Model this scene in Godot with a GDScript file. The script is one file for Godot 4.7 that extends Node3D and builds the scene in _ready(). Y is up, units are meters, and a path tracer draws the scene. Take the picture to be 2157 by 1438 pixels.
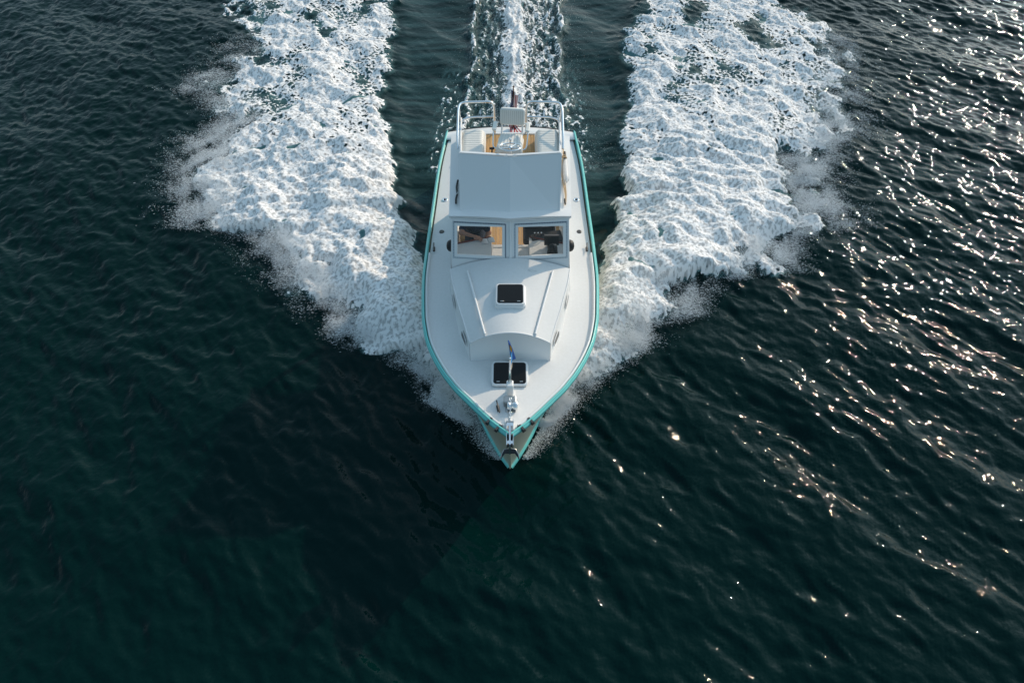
extends Node3D
# A white motor cruiser with an aqua rail runs towards the camera over dark sea, throwing a broad foaming wake.
# Design coordinates: x to the right, h above the water, d metres from the camera towards the stern (world z = -d).

const CAM_H := 9.95
var MT := {}
var rng := RandomNumberGenerator.new()

# ------------------------------------------------------------------ helpers
func W(x, h, d) -> Vector3:
	return Vector3(x, h, -d)

func mat(c: Color, rough := 0.5, metal := 0.0, spec := 0.5) -> StandardMaterial3D:
	# c holds linear base colours
	var m := StandardMaterial3D.new()
	m.albedo_color = c.linear_to_srgb()
	m.roughness = rough
	m.metallic = metal
	m.metallic_specular = spec
	return m

func S() -> SurfaceTool:
	var st := SurfaceTool.new()
	st.begin(Mesh.PRIMITIVE_TRIANGLES)
	st.set_smooth_group(-1)
	return st

func part(parent: Node, called: String, st: SurfaceTool, m: Material) -> MeshInstance3D:
	st.generate_normals()
	var o := MeshInstance3D.new()
	o.name = called
	o.mesh = st.commit()
	o.material_override = m
	parent.add_child(o, true)
	return o

func inst(parent: Node, called: String, mesh: Mesh, m: Material, at := Transform3D()) -> MeshInstance3D:
	var o := MeshInstance3D.new()
	o.name = called
	o.mesh = mesh
	o.material_override = m
	o.transform = at
	parent.add_child(o, true)
	return o

func tag(o: Node, label: String, category: String, group := "", kind := "") -> void:
	if label != "": o.set_meta("label", label)
	if category != "": o.set_meta("category", category)
	if group != "": o.set_meta("group", group)
	if kind != "": o.set_meta("kind", kind)

func thing(called: String, label: String, category: String, at: Vector3) -> Node3D:
	var o := Node3D.new()
	o.name = called
	o.position = at
	add_child(o)
	tag(o, label, category)
	return o

func tri(st: SurfaceTool, a: Vector3, b: Vector3, c: Vector3) -> void:
	st.add_vertex(a); st.add_vertex(b); st.add_vertex(c)

func quad(st: SurfaceTool, a: Vector3, b: Vector3, c: Vector3, d: Vector3) -> void:
	tri(st, a, b, c); tri(st, a, c, d)

func loft(st: SurfaceTool, rows: Array, smooth := true, close := false) -> void:
	st.set_smooth_group(0 if smooth else -1)
	for i in rows.size() - 1:
		var p = rows[i]
		var q = rows[i + 1]
		var n: int = p.size()
		for j in (n if close else n - 1):
			var k := (j + 1) % n
			quad(st, p[j], q[j], q[k], p[k])
	st.set_smooth_group(-1)

func fan(st: SurfaceTool, ring) -> void:
	var c := Vector3.ZERO
	for p in ring: c += p
	c /= ring.size()
	for i in ring.size(): tri(st, c, ring[i], ring[(i + 1) % ring.size()])

func slab(st: SurfaceTool, a: Vector3, b: Vector3, c: Vector3, d: Vector3, t: Vector3) -> void:
	quad(st, a, b, c, d)
	quad(st, d + t, c + t, b + t, a + t)
	quad(st, b, a, a + t, b + t); quad(st, c, b, b + t, c + t)
	quad(st, d, c, c + t, d + t); quad(st, a, d, d + t, a + t)

func box(st: SurfaceTool, c: Vector3, s: Vector3, b := Basis()) -> void:
	var x := b.x * s.x * 0.5
	var y := b.y * s.y * 0.5
	var z := b.z * s.z * 0.5
	slab(st, c - x - y - z, c + x - y - z, c + x + y - z, c - x + y - z, z * 2.0)

func outline(w: float, l: float, r: float, seg := 5) -> PackedVector2Array:
	var o := PackedVector2Array()
	var cs := [Vector2(w * 0.5 - r, l * 0.5 - r), Vector2(-w * 0.5 + r, l * 0.5 - r), Vector2(-w * 0.5 + r, -l * 0.5 + r), Vector2(w * 0.5 - r, -l * 0.5 + r)]
	for k in 4:
		for i in seg + 1:
			var a := (k + float(i) / seg) * PI * 0.5
			o.append(cs[k] + Vector2(cos(a), sin(a)) * r)
	return o

# a cushion-like block: rounded plan, rounded upper edge; xf places its bottom centre, y is its thickness
func pad(st: SurfaceTool, xf: Transform3D, w: float, l: float, h: float, r: float, bev: float, steps := 3) -> void:
	var rows := []
	var ring := func(o: PackedVector2Array, y: float) -> PackedVector3Array:
		var a := PackedVector3Array()
		for p in o: a.append(xf * Vector3(p.x, y, p.y))
		return a
	rows.append(ring.call(outline(w, l, r), 0.0))
	for i in steps + 1:
		var a := float(i) / steps * PI * 0.5
		var ins := bev * (1.0 - cos(a))
		rows.append(ring.call(outline(w - 2 * ins, l - 2 * ins, maxf(r - ins, 0.002)), h - bev + bev * sin(a)))
	loft(st, rows, true, true)
	fan(st, rows[-1])
	fan(st, rows[0])

func tube(st: SurfaceTool, pts: Array, r: float, n := 8, closed := false, r2 := -1.0) -> void:
	var rows := []
	var m := pts.size()
	var up := Vector3.UP
	for i in m:
		var a: Vector3 = pts[(i - 1 + m) % m] if (closed or i > 0) else pts[0]
		var b: Vector3 = pts[(i + 1) % m] if (closed or i < m - 1) else pts[m - 1]
		var t := (b - a).normalized()
		if i == 0 and absf(t.dot(up)) > 0.9: up = Vector3.RIGHT
		var s := t.cross(up).normalized()
		up = s.cross(t).normalized()
		var rr := r if r2 < 0 else lerpf(r, r2, float(i) / (m - 1))
		var ring := PackedVector3Array()
		for k in n:
			var g := TAU * k / n
			ring.append(pts[i] + (s * cos(g) + up * sin(g)) * rr)
		rows.append(ring)
	if closed: rows.append(rows[0])
	loft(st, rows, true, true)
	if not closed:
		fan(st, rows[0]); fan(st, rows[-1])

func smooth_path(pts: Array, per := 6) -> Array:
	var o := []
	for i in pts.size() - 1:
		var p0: Vector3 = pts[maxi(i - 1, 0)]
		var p3: Vector3 = pts[mini(i + 2, pts.size() - 1)]
		for k in per:
			o.append((pts[i] as Vector3).cubic_interpolate(pts[i + 1], p0, p3, float(k) / per))
	o.append(pts[-1])
	return o

func bend(pts: Array, r: float, seg := 5) -> Array:
	# a bent-tube path: straight runs joined by rounded corners
	var o := [pts[0]]
	for i in range(1, pts.size() - 1):
		var p: Vector3 = pts[i]
		var a: Vector3 = p + (pts[i - 1] - p).normalized() * minf(r, p.distance_to(pts[i - 1]) * 0.48)
		var b: Vector3 = p + (pts[i + 1] - p).normalized() * minf(r, p.distance_to(pts[i + 1]) * 0.48)
		for k in seg + 1:
			var t := float(k) / seg
			o.append(a.lerp(p, t).lerp(p.lerp(b, t), t))
	o.append(pts[-1])
	return o

func lathe(st: SurfaceTool, prof: Array, xf: Transform3D, n := 16) -> void:
	var rows := []
	for p in prof:
		var ring := PackedVector3Array()
		for k in n:
			var g := TAU * k / n
			ring.append(xf * Vector3(p[0] * cos(g), p[1], p[0] * sin(g)))
		rows.append(ring)
	loft(st, rows, true, true)
	fan(st, rows[0]); fan(st, rows[-1])

func ci(tab: Array, x: float) -> float:
	# smooth interpolation in a table of [x, y]
	var n := tab.size()
	if x <= tab[0][0]: return tab[0][1]
	if x >= tab[n - 1][0]: return tab[n - 1][1]
	var i := 0
	while tab[i + 1][0] < x: i += 1
	var p = tab[i]
	var q = tab[i + 1]
	var a = tab[maxi(i - 1, 0)]
	var b = tab[mini(i + 2, n - 1)]
	var w: float = q[0] - p[0]
	var t: float = (x - p[0]) / w
	var m0: float = (q[1] - a[1]) / maxf(q[0] - a[0], 1e-4) * w
	var m1: float = (b[1] - p[1]) / maxf(b[0] - p[0], 1e-4) * w
	var t2 := t * t
	var t3 := t2 * t
	return (2 * t3 - 3 * t2 + 1) * p[1] + (t3 - 2 * t2 + t) * m0 + (3 * t2 - 2 * t3) * q[1] + (t3 - t2) * m1

func li(tab: Array, x: float) -> float:
	var n := tab.size()
	if x <= tab[0][0]: return tab[0][1]
	if x >= tab[n - 1][0]: return tab[n - 1][1]
	var i := 0
	while tab[i + 1][0] < x: i += 1
	return lerpf(tab[i][1], tab[i + 1][1], (x - tab[i][0]) / (tab[i + 1][0] - tab[i][0]))

func noise(sd: int, freq: float, oct := 3, kind := FastNoiseLite.TYPE_SIMPLEX_SMOOTH, ridged := false) -> FastNoiseLite:
	var f := FastNoiseLite.new()
	f.seed = sd
	f.noise_type = kind
	f.frequency = freq
	f.fractal_type = FastNoiseLite.FRACTAL_RIDGED if ridged else FastNoiseLite.FRACTAL_FBM
	if oct <= 1: f.fractal_type = FastNoiseLite.FRACTAL_NONE
	f.fractal_octaves = oct
	return f

func noise_tex(sd: int, freq: float, oct: int, size := 512, kind := FastNoiseLite.TYPE_SIMPLEX_SMOOTH, ramp: Gradient = null) -> NoiseTexture2D:
	var t := NoiseTexture2D.new()
	t.width = size
	t.height = size
	t.seamless = true
	t.noise = noise(sd, freq, oct, kind)
	if ramp: t.color_ramp = ramp
	return t

func two(a: Color, b: Color) -> Gradient:
	var g := Gradient.new()
	g.set_color(0, a.linear_to_srgb())
	g.set_color(1, b.linear_to_srgb())
	return g

# ------------------------------------------------------------------ the set-up
func _ready() -> void:
	rng.seed = 77
	var cam := Camera3D.new()
	cam.name = "camera"
	cam.fov = 53.0
	cam.near = 0.1
	cam.far = 6000.0
	add_child(cam)
	cam.position = Vector3(0, CAM_H, 0)
	cam.rotation_degrees = Vector3(-50, 0, 0)
	cam.current = true

	var sun_to := Vector3(0.60, 0.445, -0.66).normalized()
	var sun := DirectionalLight3D.new()
	sun.name = "sun"
	sun.light_energy = 0.86
	sun.light_color = Color(1.0, 0.91, 0.80)
	sun.light_angular_distance = 0.7
	sun.shadow_enabled = true
	add_child(sun)
	sun.look_at_from_position(sun_to * 50.0, Vector3.ZERO)

	var env := Environment.new()
	env.background_mode = Environment.BG_SKY
	var sm := PhysicalSkyMaterial.new()
	sm.rayleigh_coefficient = 2.0
	sm.rayleigh_color = Color(0.28, 0.43, 0.58)
	sm.mie_coefficient = 0.005
	sm.mie_eccentricity = 0.70
	sm.mie_color = Color(0.69, 0.73, 0.80)
	sm.turbidity = 30.0
	sm.ground_color = Color(0.05, 0.10, 0.11)
	sm.energy_multiplier = 4.0
	var sky := Sky.new()
	sky.sky_material = sm
	env.sky = sky
	env.background_energy_multiplier = 2.4
	env.tonemap_mode = Environment.TONE_MAPPER_LINEAR
	env.tonemap_exposure = 1.0
	env.sdfgi_enabled = true
	env.ssao_enabled = true
	env.ssil_enabled = true
	var we := WorldEnvironment.new()
	we.name = "world_environment"
	we.environment = env
	add_child(we)

	materials()
	sea()
	foam()
	spray()
	boat()
	gear()
	person()

func materials() -> void:
	var g := noise_tex(5, 0.04, 4, 512)
	MT.white = mat(Color(0.80, 0.80, 0.79), 0.35)
	MT.deck = mat(Color(0.76, 0.76, 0.75), 0.7)
	MT.deck.uv1_triplanar = true
	MT.deck.uv1_scale = Vector3(2.5, 2.5, 2.5)
	MT.deck.albedo_texture = noise_tex(8, 0.012, 5, 512, FastNoiseLite.TYPE_SIMPLEX_SMOOTH, two(Color(0.93, 0.93, 0.92), Color(1, 1, 1)))
	MT.aqua = mat(Color(0.16, 0.60, 0.56), 0.25)
	MT.beige = mat(Color(0.60, 0.55, 0.40), 0.3)
	MT.dark = mat(Color(0.012, 0.012, 0.013), 0.5)
	MT.chrome = mat(Color(0.82, 0.83, 0.84), 0.12, 1.0)
	MT.steel = mat(Color(0.42, 0.42, 0.41), 0.3, 1.0)
	MT.bronze = mat(Color(0.10, 0.095, 0.09), 0.4, 0.8)
	MT.rail = mat(Color(0.86, 0.87, 0.88), 0.16, 1.0)
	MT.vinyl = mat(Color(0.76, 0.75, 0.70), 0.5)
	MT.seam = mat(Color(0.30, 0.28, 0.24), 0.8)
	MT.teak = []
	for k in 4:
		var m := mat(Color(0.60, 0.36, 0.14) * (0.88 + 0.08 * k), 0.55)
		m.albedo_texture = noise_tex(20 + k, 0.02, 4, 256, FastNoiseLite.TYPE_SIMPLEX_SMOOTH, two(Color(0.68, 0.64, 0.6), Color(1, 1, 1)))
		m.uv1_triplanar = true
		m.uv1_scale = Vector3(12, 12, 0.9)
		MT.teak.append(m)
	MT.smoke = mat(Color(0.012, 0.013, 0.014), 0.04, 0.0, 0.3)
	MT.glass = mat(Color(0.3, 0.36, 0.36), 0.0)
	MT.glass.transparency = BaseMaterial3D.TRANSPARENCY_ALPHA
	MT.glass.albedo_color.a = 0.03
	MT.glass.metallic_specular = 0.2
	MT.glass.cull_mode = BaseMaterial3D.CULL_DISABLED
	MT.navy = mat(Color(0.006, 0.016, 0.042), 0.9)
	MT.skin = mat(Color(0.42, 0.22, 0.15), 0.5)
	MT.hair = mat(Color(0.05, 0.03, 0.02), 0.7)
	MT.charcoal = mat(Color(0.03, 0.028, 0.03), 0.6)
	MT.mahogany = mat(Color(0.16, 0.035, 0.025), 0.25)
	MT.rope = mat(Color(0.50, 0.36, 0.22), 0.95)
	MT.fender = mat(Color(0.62, 0.63, 0.63), 0.45)
	MT.band = mat(Color(0.52, 0.56, 0.60), 0.4)
	MT.stud = mat(Color(0.09, 0.11, 0.14), 0.5)
	MT.dash = mat(Color(0.68, 0.69, 0.68), 0.6)
	MT.tan = mat(Color(0.48, 0.36, 0.20), 0.6)
	MT.staff = mat(Color(0.14, 0.06, 0.03), 0.35)
	MT.anchor = mat(Color(0.05, 0.05, 0.052), 0.25, 0.9)
	MT.denim = mat(Color(0.012, 0.022, 0.045), 0.9)
	MT.paper = mat(Color(0.72, 0.74, 0.76), 0.8)

# ------------------------------------------------------------------ sea
var LO := [[6.0, 0.5], [6.36, 0.62], [6.85, 1.3], [7.42, 1.58], [8.0, 2.05], [8.05, 2.68], [8.6, 3.3], [9.62, 4.08], [10.6, 4.86], [11.34, 5.33], [11.5, 6.7], [12.3, 7.22], [13.6, 7.5], [14.9, 7.72], [15.66, 7.13], [16.56, 7.55], [17.28, 8.84], [18.7, 8.12], [20.7, 8.15], [21.3, 8.82], [22.65, 9.4], [26.0, 10.0], [40.0, 12.0]]
var LI := [[6.0, 0.0], [8.5, 1.2], [10.3, 1.75], [11.19, 2.1], [12.14, 2.43], [13.36, 2.72], [14.7, 3.0], [16.9, 3.33], [18.97, 3.29], [21.65, 3.55], [26.0, 3.7], [40.0, 4.4]]
var RO := [[6.0, 0.4], [6.36, 0.55], [7.36, 1.35], [8.08, 2.31], [8.7, 2.66], [8.98, 3.38], [9.85, 3.49], [10.1, 5.3], [10.9, 5.6], [11.2, 5.95], [11.6, 7.1], [12.8, 7.0], [14.0, 7.3], [14.9, 8.2], [15.77, 8.6], [16.92, 9.0], [18.97, 9.6], [21.0, 10.0], [22.65, 9.2], [26.0, 10.2], [40.0, 12.5]]
var RI := [[6.0, 0.0], [8.5, 1.2], [9.5, 1.55], [10.3, 1.73], [11.65, 2.2], [13.36, 2.59], [14.9, 2.63], [16.92, 3.2], [19.8, 2.97], [21.0, 3.38], [22.65, 3.85], [26.0, 4.0], [40.0, 4.6]]
var n_swell := noise(1, 0.33, 2)
var n_chop := noise(2, 1.0, 3)
var n_rip := noise(3, 1.0, 2)
var n_edge := noise(4, 0.55, 4)
var n_big := noise(9, 0.5, 3)
var n_lump := noise(10, 1.6, 4)
var n_cell := noise(12, 2.6, 2, FastNoiseLite.TYPE_CELLULAR)
var n_wash := noise(14, 1.0, 4)
var n_fine := noise(15, 5.0, 2)
var edge_cache := {}

func edges(d: float) -> PackedFloat32Array:
	var k := int(round(d * 200.0))
	if not edge_cache.has(k):
		edge_cache[k] = PackedFloat32Array([li(LI, d), li(LO, d), li(RI, d), li(RO, d)])
	return edge_cache[k]

# x: foam cover 0..1, y: raised height of the wake, z: how calm the surface ripples are (0 calm, 1 open sea)
func wake(x: float, d: float) -> Vector3:
	if d < 6.3 or absf(x) > 14.0: return Vector3(0, 0, 1)
	var e := edges(d)
	var ax := absf(x)
	var xi := e[0] if x < 0 else e[2]
	var xo := e[1] if x < 0 else e[3]
	var jag := n_edge.get_noise_2d(x * 1.1, d * 1.1) * 1.15 + n_lump.get_noise_2d(x * 1.2, d * 1.2) * 0.25 - 0.12
	var xo2 := xo + jag * clampf((d - 6.3) * 0.25, 0.0, 1.0) * 1.1
	var xi2 := xi + n_edge.get_noise_2d(x * 0.8 + 40.0, d * 1.6) * 0.35 * smoothstep(9.0, 12.0, d)
	var wide := maxf(xo - xi, 0.3)
	var inn := (ax - xi2)
	var out := (xo2 - ax)
	var aged := smoothstep(12.0, 21.0, d)
	var cover := 0.0
	var rise := 0.0
	var calm := 1.0
	if inn > -0.5 and out > -1.2:
		var soft_in := lerpf(0.16, 0.55, aged)
		var soft_out := 0.35 + 0.25 * smoothstep(9.0, 14.0, d)
		cover = smoothstep(-0.05, soft_in, inn) * smoothstep(-0.15, soft_out, out)
		# holes of dark water in the older foam
		var hole := n_big.get_noise_2d(x * 0.9 - 30.0, d * 0.9)
		cover *= 1.0 - (0.02 + 0.75 * aged) * smoothstep(0.05, 0.5, hole)
		var thin := n_big.get_noise_2d(x * 1.5 + 60.0, d * 0.8 - 20.0) + 0.35 * n_lump.get_noise_2d(x * 0.9, d * 0.9 + 50.0)
		cover *= 1.0 - smoothstep(12.5, 18.0, d) * 0.46 * smoothstep(0.0, 0.40, thin)
		cover *= lerpf(1.0, 0.90, aged) * smoothstep(6.3, 7.4, d)
		var u := clampf(inn / wide, 0.0, 1.0)
		var fresh := 1.0 - smoothstep(9.0, 19.0, d)
		var ridge := sin(PI * pow(u, 0.7)) if out > 0 else 0.0
		rise += smoothstep(-0.6, 1.2, out) * smoothstep(-0.1, 0.3, inn) * ridge * (0.14 + 0.26 * fresh) * clampf((d - 6.3) * 0.5, 0.0, 1.0)
		rise += cover * (n_big.get_noise_2d(x * 1.5, d * 1.5) * 0.16)
	if ax < xi2 + 0.2 and d > 6.5:
		calm = lerpf(1.0, 0.14, smoothstep(-0.2, 0.3, xi2 + 0.2 - ax))
		rise -= 0.10 * smoothstep(0.0, 0.5, xi2 - ax) * (1.0 - smoothstep(16.0, 26.0, d))
	# wash behind the transom
	if d > 13.6:
		var half := lerpf(1.5, 1.25, smoothstep(14.0, 18.0, d)) + 0.02 * maxf(d - 18.0, 0.0)
		var rx := x - 0.15
		var t := d - 13.6
		if absf(rx) < half + 1.0:
			var w := n_wash.get_noise_2d(x * 1.2, d * 0.55)
			half += n_edge.get_noise_2d(x * 0.3 + 15.0, d * 0.9) * 0.32
			var lace := n_wash.get_noise_2d(x * 4.5 + 9.0, d * 0.9 + 5.0)
			var fleck := n_fine.get_noise_2d(x * 1.2, d * 0.35)
			var mid := exp(-pow((x - 0.08 + w * 0.16) / (0.30 + 0.015 * t), 2.0))
			var rim := exp(-pow((absf(rx) - half - w * 0.22) / 0.11, 2.0))
			var body := 1.0 - smoothstep(half - 0.35, half + 0.2, absf(rx + w * 0.2))
			var near := 1.0 - smoothstep(0.5, 3.5, t)
			var c := maxf(maxf(mid * (0.95 + lace * 0.35), rim * (0.50 + lace * 0.9)), body * (0.30 + 0.30 * lace + 0.30 * fleck + 0.12 * near + (0.14 if x > 0.4 else 0.0)))
			c *= smoothstep(0.0, 0.5, t)
			cover = maxf(cover, clampf(c, 0.0, 1.0))
			rise += (mid * 0.12 + rim * 0.12 + body * (0.03 + lace * 0.10)) * smoothstep(0.0, 0.6, t) - 0.05 * body
			calm = lerpf(calm, 0.9, body)
		# fine bubbles trailing from the quarters
		var q := absf(ax - 1.75 + 0.02 * t)
		if q < 0.6:
			var b := n_fine.get_noise_2d(x * 1.4, d * 0.5) * 0.9 + 0.16
			cover = maxf(cover, clampf(b, 0.0, 0.52) * (1.0 - smoothstep(0.1, 0.6, q)) * (1.0 - smoothstep(3.0, 8.0, t)))
	return Vector3(clampf(cover, 0.0, 1.0), rise, calm)

func ripple(x: float, d: float, calm: float) -> float:
	var a := x * 0.72 - d * 0.69
	var p := x * 0.69 + d * 0.72
	var s := n_swell.get_noise_2d(a * 0.45, p * 1.25)
	var c := n_chop.get_noise_2d(a * 0.52, p * 1.1)
	var r := n_rip.get_noise_2d(a * 2.1 + c * 0.8, p * 3.0)
	var f := n_rip.get_noise_2d(a * 8.0 + 31.0, p * 9.0)
	c = 0.5 - absf(c) * 1.3 + c * 0.5
	return (s * 0.12 + c * 0.060 * (0.15 + 0.85 * calm) + r * 0.026 * calm + f * 0.0070 * calm)

func axis_list(lo: float, hi: float, step: float, far_lo: float, far_hi: float) -> PackedFloat32Array:
	var mid := []
	var n := int(round((hi - lo) / step))
	for i in n + 1: mid.append(lo + (hi - lo) * i / n)
	var g := step
	var v := hi
	while v < far_hi:
		g *= 1.35
		v += g
		mid.append(minf(v, far_hi))
	g = step
	v = lo
	while v > far_lo:
		g *= 1.35
		v -= g
		mid.push_front(maxf(v, far_lo))
	return PackedFloat32Array(mid)

func sheet(xs: PackedFloat32Array, ds: PackedFloat32Array, hs: PackedFloat32Array, cols: PackedColorArray, uvs: float, skip: float) -> ArrayMesh:
	var nx := xs.size()
	var nd := ds.size()
	var v := PackedVector3Array()
	var nn := PackedVector3Array()
	var uv := PackedVector2Array()
	v.resize(nx * nd); nn.resize(nx * nd); uv.resize(nx * nd)
	for j in nd:
		for i in nx:
			var k := j * nx + i
			v[k] = Vector3(xs[i], hs[k], -ds[j])
			var i0 := maxi(i - 1, 0)
			var i1 := mini(i + 1, nx - 1)
			var j0 := maxi(j - 1, 0)
			var j1 := mini(j + 1, nd - 1)
			var gx := (hs[j * nx + i1] - hs[j * nx + i0]) / (xs[i1] - xs[i0])
			var gd := (hs[j1 * nx + i] - hs[j0 * nx + i]) / (ds[j1] - ds[j0])
			nn[k] = Vector3(-gx, 1.0, gd).normalized()
			uv[k] = Vector2(xs[i], ds[j]) * uvs
	var idx := PackedInt32Array()
	for j in nd - 1:
		for i in nx - 1:
			var k := j * nx + i
			if skip >= 0.0 and maxf(maxf(cols[k].a, cols[k + 1].a), maxf(cols[k + nx].a, cols[k + nx + 1].a)) <= skip: continue
			idx.append_array([k, k + nx, k + nx + 1, k, k + nx + 1, k + 1])
	var arr := []
	arr.resize(Mesh.ARRAY_MAX)
	arr[Mesh.ARRAY_VERTEX] = v
	arr[Mesh.ARRAY_NORMAL] = nn
	arr[Mesh.ARRAY_TEX_UV] = uv
	if cols.size() > 0: arr[Mesh.ARRAY_COLOR] = cols
	arr[Mesh.ARRAY_INDEX] = idx
	var am := ArrayMesh.new()
	am.add_surface_from_arrays(Mesh.PRIMITIVE_TRIANGLES, arr)
	return am

func sea() -> void:
	var xs := axis_list(-17.5, 17.5, 0.046, -2500.0, 2500.0)
	var ds := axis_list(1.5, 25.0, 0.046, -2500.0, 2500.0)
	var hs := PackedFloat32Array()
	hs.resize(xs.size() * ds.size())
	for j in ds.size():
		var d := ds[j]
		for i in xs.size():
			var x := xs[i]
			if absf(x) > 60.0 or d > 80.0 or d < -60.0:
				continue
			var w := wake(x, d)
			hs[j * xs.size() + i] = w.y + ripple(x, d, w.z)
	var m := mat(Color(0.0001, 0.0125, 0.0118), 0.018, 0.0, 0.21)
	m.heightmap_enabled = true
	m.heightmap_texture = noise_tex(31, 0.022, 4, 1024)
	m.heightmap_scale = 0.5
	m.uv1_scale = Vector3(1.0, 1.0, 1.0)
	var o := inst(self, "water", sheet(xs, ds, hs, PackedColorArray(), 1.0 / 3.1, -1.0), m)
	tag(o, "dark teal sea with small wind ripples", "sea", "", "structure")

func foam_texture() -> ImageTexture:
	# lacy foam: alpha is how early a spot is covered, colour runs from thin wet film to thick froth
	var n := 1024
	var cel := noise(41, 0.018, 3, FastNoiseLite.TYPE_CELLULAR)
	cel.cellular_return_type = FastNoiseLite.RETURN_DISTANCE2_SUB
	cel.domain_warp_enabled = true
	cel.domain_warp_amplitude = 22.0
	cel.domain_warp_frequency = 0.02
	var a := cel.get_seamless_image(n, n)
	a.convert(Image.FORMAT_L8)
	var b := noise(42, 0.03, 5).get_seamless_image(n, n)
	b.convert(Image.FORMAT_L8)
	var pa := a.get_data()
	var pb := b.get_data()
	var ranked := func(wa: float, wb: float) -> PackedFloat32Array:
		var hist := PackedInt32Array()
		hist.resize(256)
		var mixed := PackedByteArray()
		mixed.resize(n * n)
		for k in n * n:
			var v := int((255 - pa[k]) * wa + pb[k] * wb)
			mixed[k] = v
			hist[v] += 1
		var rank := PackedFloat32Array()
		rank.resize(256)
		var sum := 0
		for k in 256:
			sum += hist[k]
			rank[k] = float(sum) / (n * n)
		var o := PackedFloat32Array()
		o.resize(n * n)
		for k in n * n: o[k] = rank[mixed[k]]
		return o
	var lace: PackedFloat32Array = ranked.call(0.62, 0.38)
	var body: PackedFloat32Array = ranked.call(0.30, 0.70)
	var out := PackedByteArray()
	out.resize(n * n * 4)
	for k in n * n:
		var thick := int(190.0 + 62.0 * smoothstep(0.0, 0.7, body[k]))
		out[k * 4] = thick
		out[k * 4 + 1] = thick
		out[k * 4 + 2] = thick
		out[k * 4 + 3] = int(92.0 + 163.0 * lace[k])
	var im := Image.create_from_data(n, n, false, Image.FORMAT_RGBA8, out)
	return ImageTexture.create_from_image(im)

func foam() -> void:
	var xs := axis_list(-10.6, 10.8, 0.045, -10.6, 10.8)
	var ds := axis_list(5.7, 25.0, 0.045, 5.7, 25.0)
	var nx := xs.size()
	var hs := PackedFloat32Array()
	var cols := PackedColorArray()
	var hw := PackedFloat32Array()
	var air := PackedColorArray()
	hs.resize(nx * ds.size())
	cols.resize(nx * ds.size())
	hw.resize(nx * ds.size())
	air.resize(nx * ds.size())
	for j in ds.size():
		var d := ds[j]
		for i in nx:
			var x := xs[i]
			var w := wake(x, d)
			var k := j * nx + i
			var flat := w.y + ripple(x, d, w.z)
			hw[k] = flat + 0.004
			var e := edges(d)
			var gone := (e[0] if x < 0 else e[2]) - absf(x)
			var film := 0.0
			if gone > -0.3 and d > 8.0:
				film = (0.10 + 0.22 * n_wash.get_noise_2d(x * 0.35 + 3.0, d * 2.6)) * smoothstep(-0.3, 0.4, gone) * smoothstep(8.0, 11.0, d)
			air[k] = Color(1, 1, 1, clampf(maxf(film, smoothstep(0.0, 0.7, w.x) * 0.62), 0.0, 1.0))
			if w.x <= 0.02:
				hs[k] = -0.2
				cols[k] = Color(1, 1, 1, 0)
				continue
			# fresh foam is drawn out along its throw, older foam boils in round clumps
			var sg := signf(x)
			var fr := 1.0 - smoothstep(10.5, 15.0, d)
			var wob := n_edge.get_noise_2d(x * 1.2 + 5.0, d * 1.2)
			var al := (x * sg * 0.88 + d * 0.48) * lerpf(1.0, 0.62, fr) + wob * 0.3
			var ac := x * sg * 0.48 - d * 0.88 + wob * 0.5
			var bil := n_big.get_noise_2d(al * 1.9 + 11.0, ac * 1.9)
			var lump := n_lump.get_noise_2d(al * 1.4, ac * 1.4 + sg * 20.0)
			var cell := n_cell.get_noise_2d(al + lump * 0.3, ac)
			var fine := n_fine.get_noise_2d(al * 0.9, ac * 0.9)
			hs[k] = flat - 0.012 + w.x * (0.075 + bil * 0.11 + lump * 0.055 - cell * 0.026 * (1.0 - 0.7 * fr) + fine * 0.014 * (1.0 - 0.5 * fr))
			cols[k] = Color(1, 1, 1, w.x)
	var m := mat(Color(0.97, 0.955, 0.94), 0.9, 0.0, 0.3)
	m.albedo_texture = foam_texture()
	m.vertex_color_use_as_albedo = true
	m.transparency = BaseMaterial3D.TRANSPARENCY_ALPHA_SCISSOR
	m.alpha_scissor_threshold = 0.33
	m.cull_mode = BaseMaterial3D.CULL_DISABLED
	m.heightmap_enabled = true
	m.heightmap_texture = noise_tex(44, 0.03, 4, 1024)
	m.heightmap_scale = 0.45
	var am := mat(Color(0.14, 0.30, 0.31), 0.5, 0.0, 0.3)
	am.vertex_color_use_as_albedo = true
	am.transparency = BaseMaterial3D.TRANSPARENCY_ALPHA
	am.cull_mode = BaseMaterial3D.CULL_DISABLED
	var ao := inst(self, "churned_water", sheet(xs, ds, hw, air, 1.0, 0.01), am)
	tag(ao, "milky teal water full of air bubbles under the foam of the wake", "water", "", "stuff")
	var o := inst(self, "wake_foam", sheet(xs, ds, hs, cols, 1.0 / 2.9, 0.02), m)
	tag(o, "broad white foaming wake spreading from the bow and behind the stern", "foam", "", "stuff")

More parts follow.
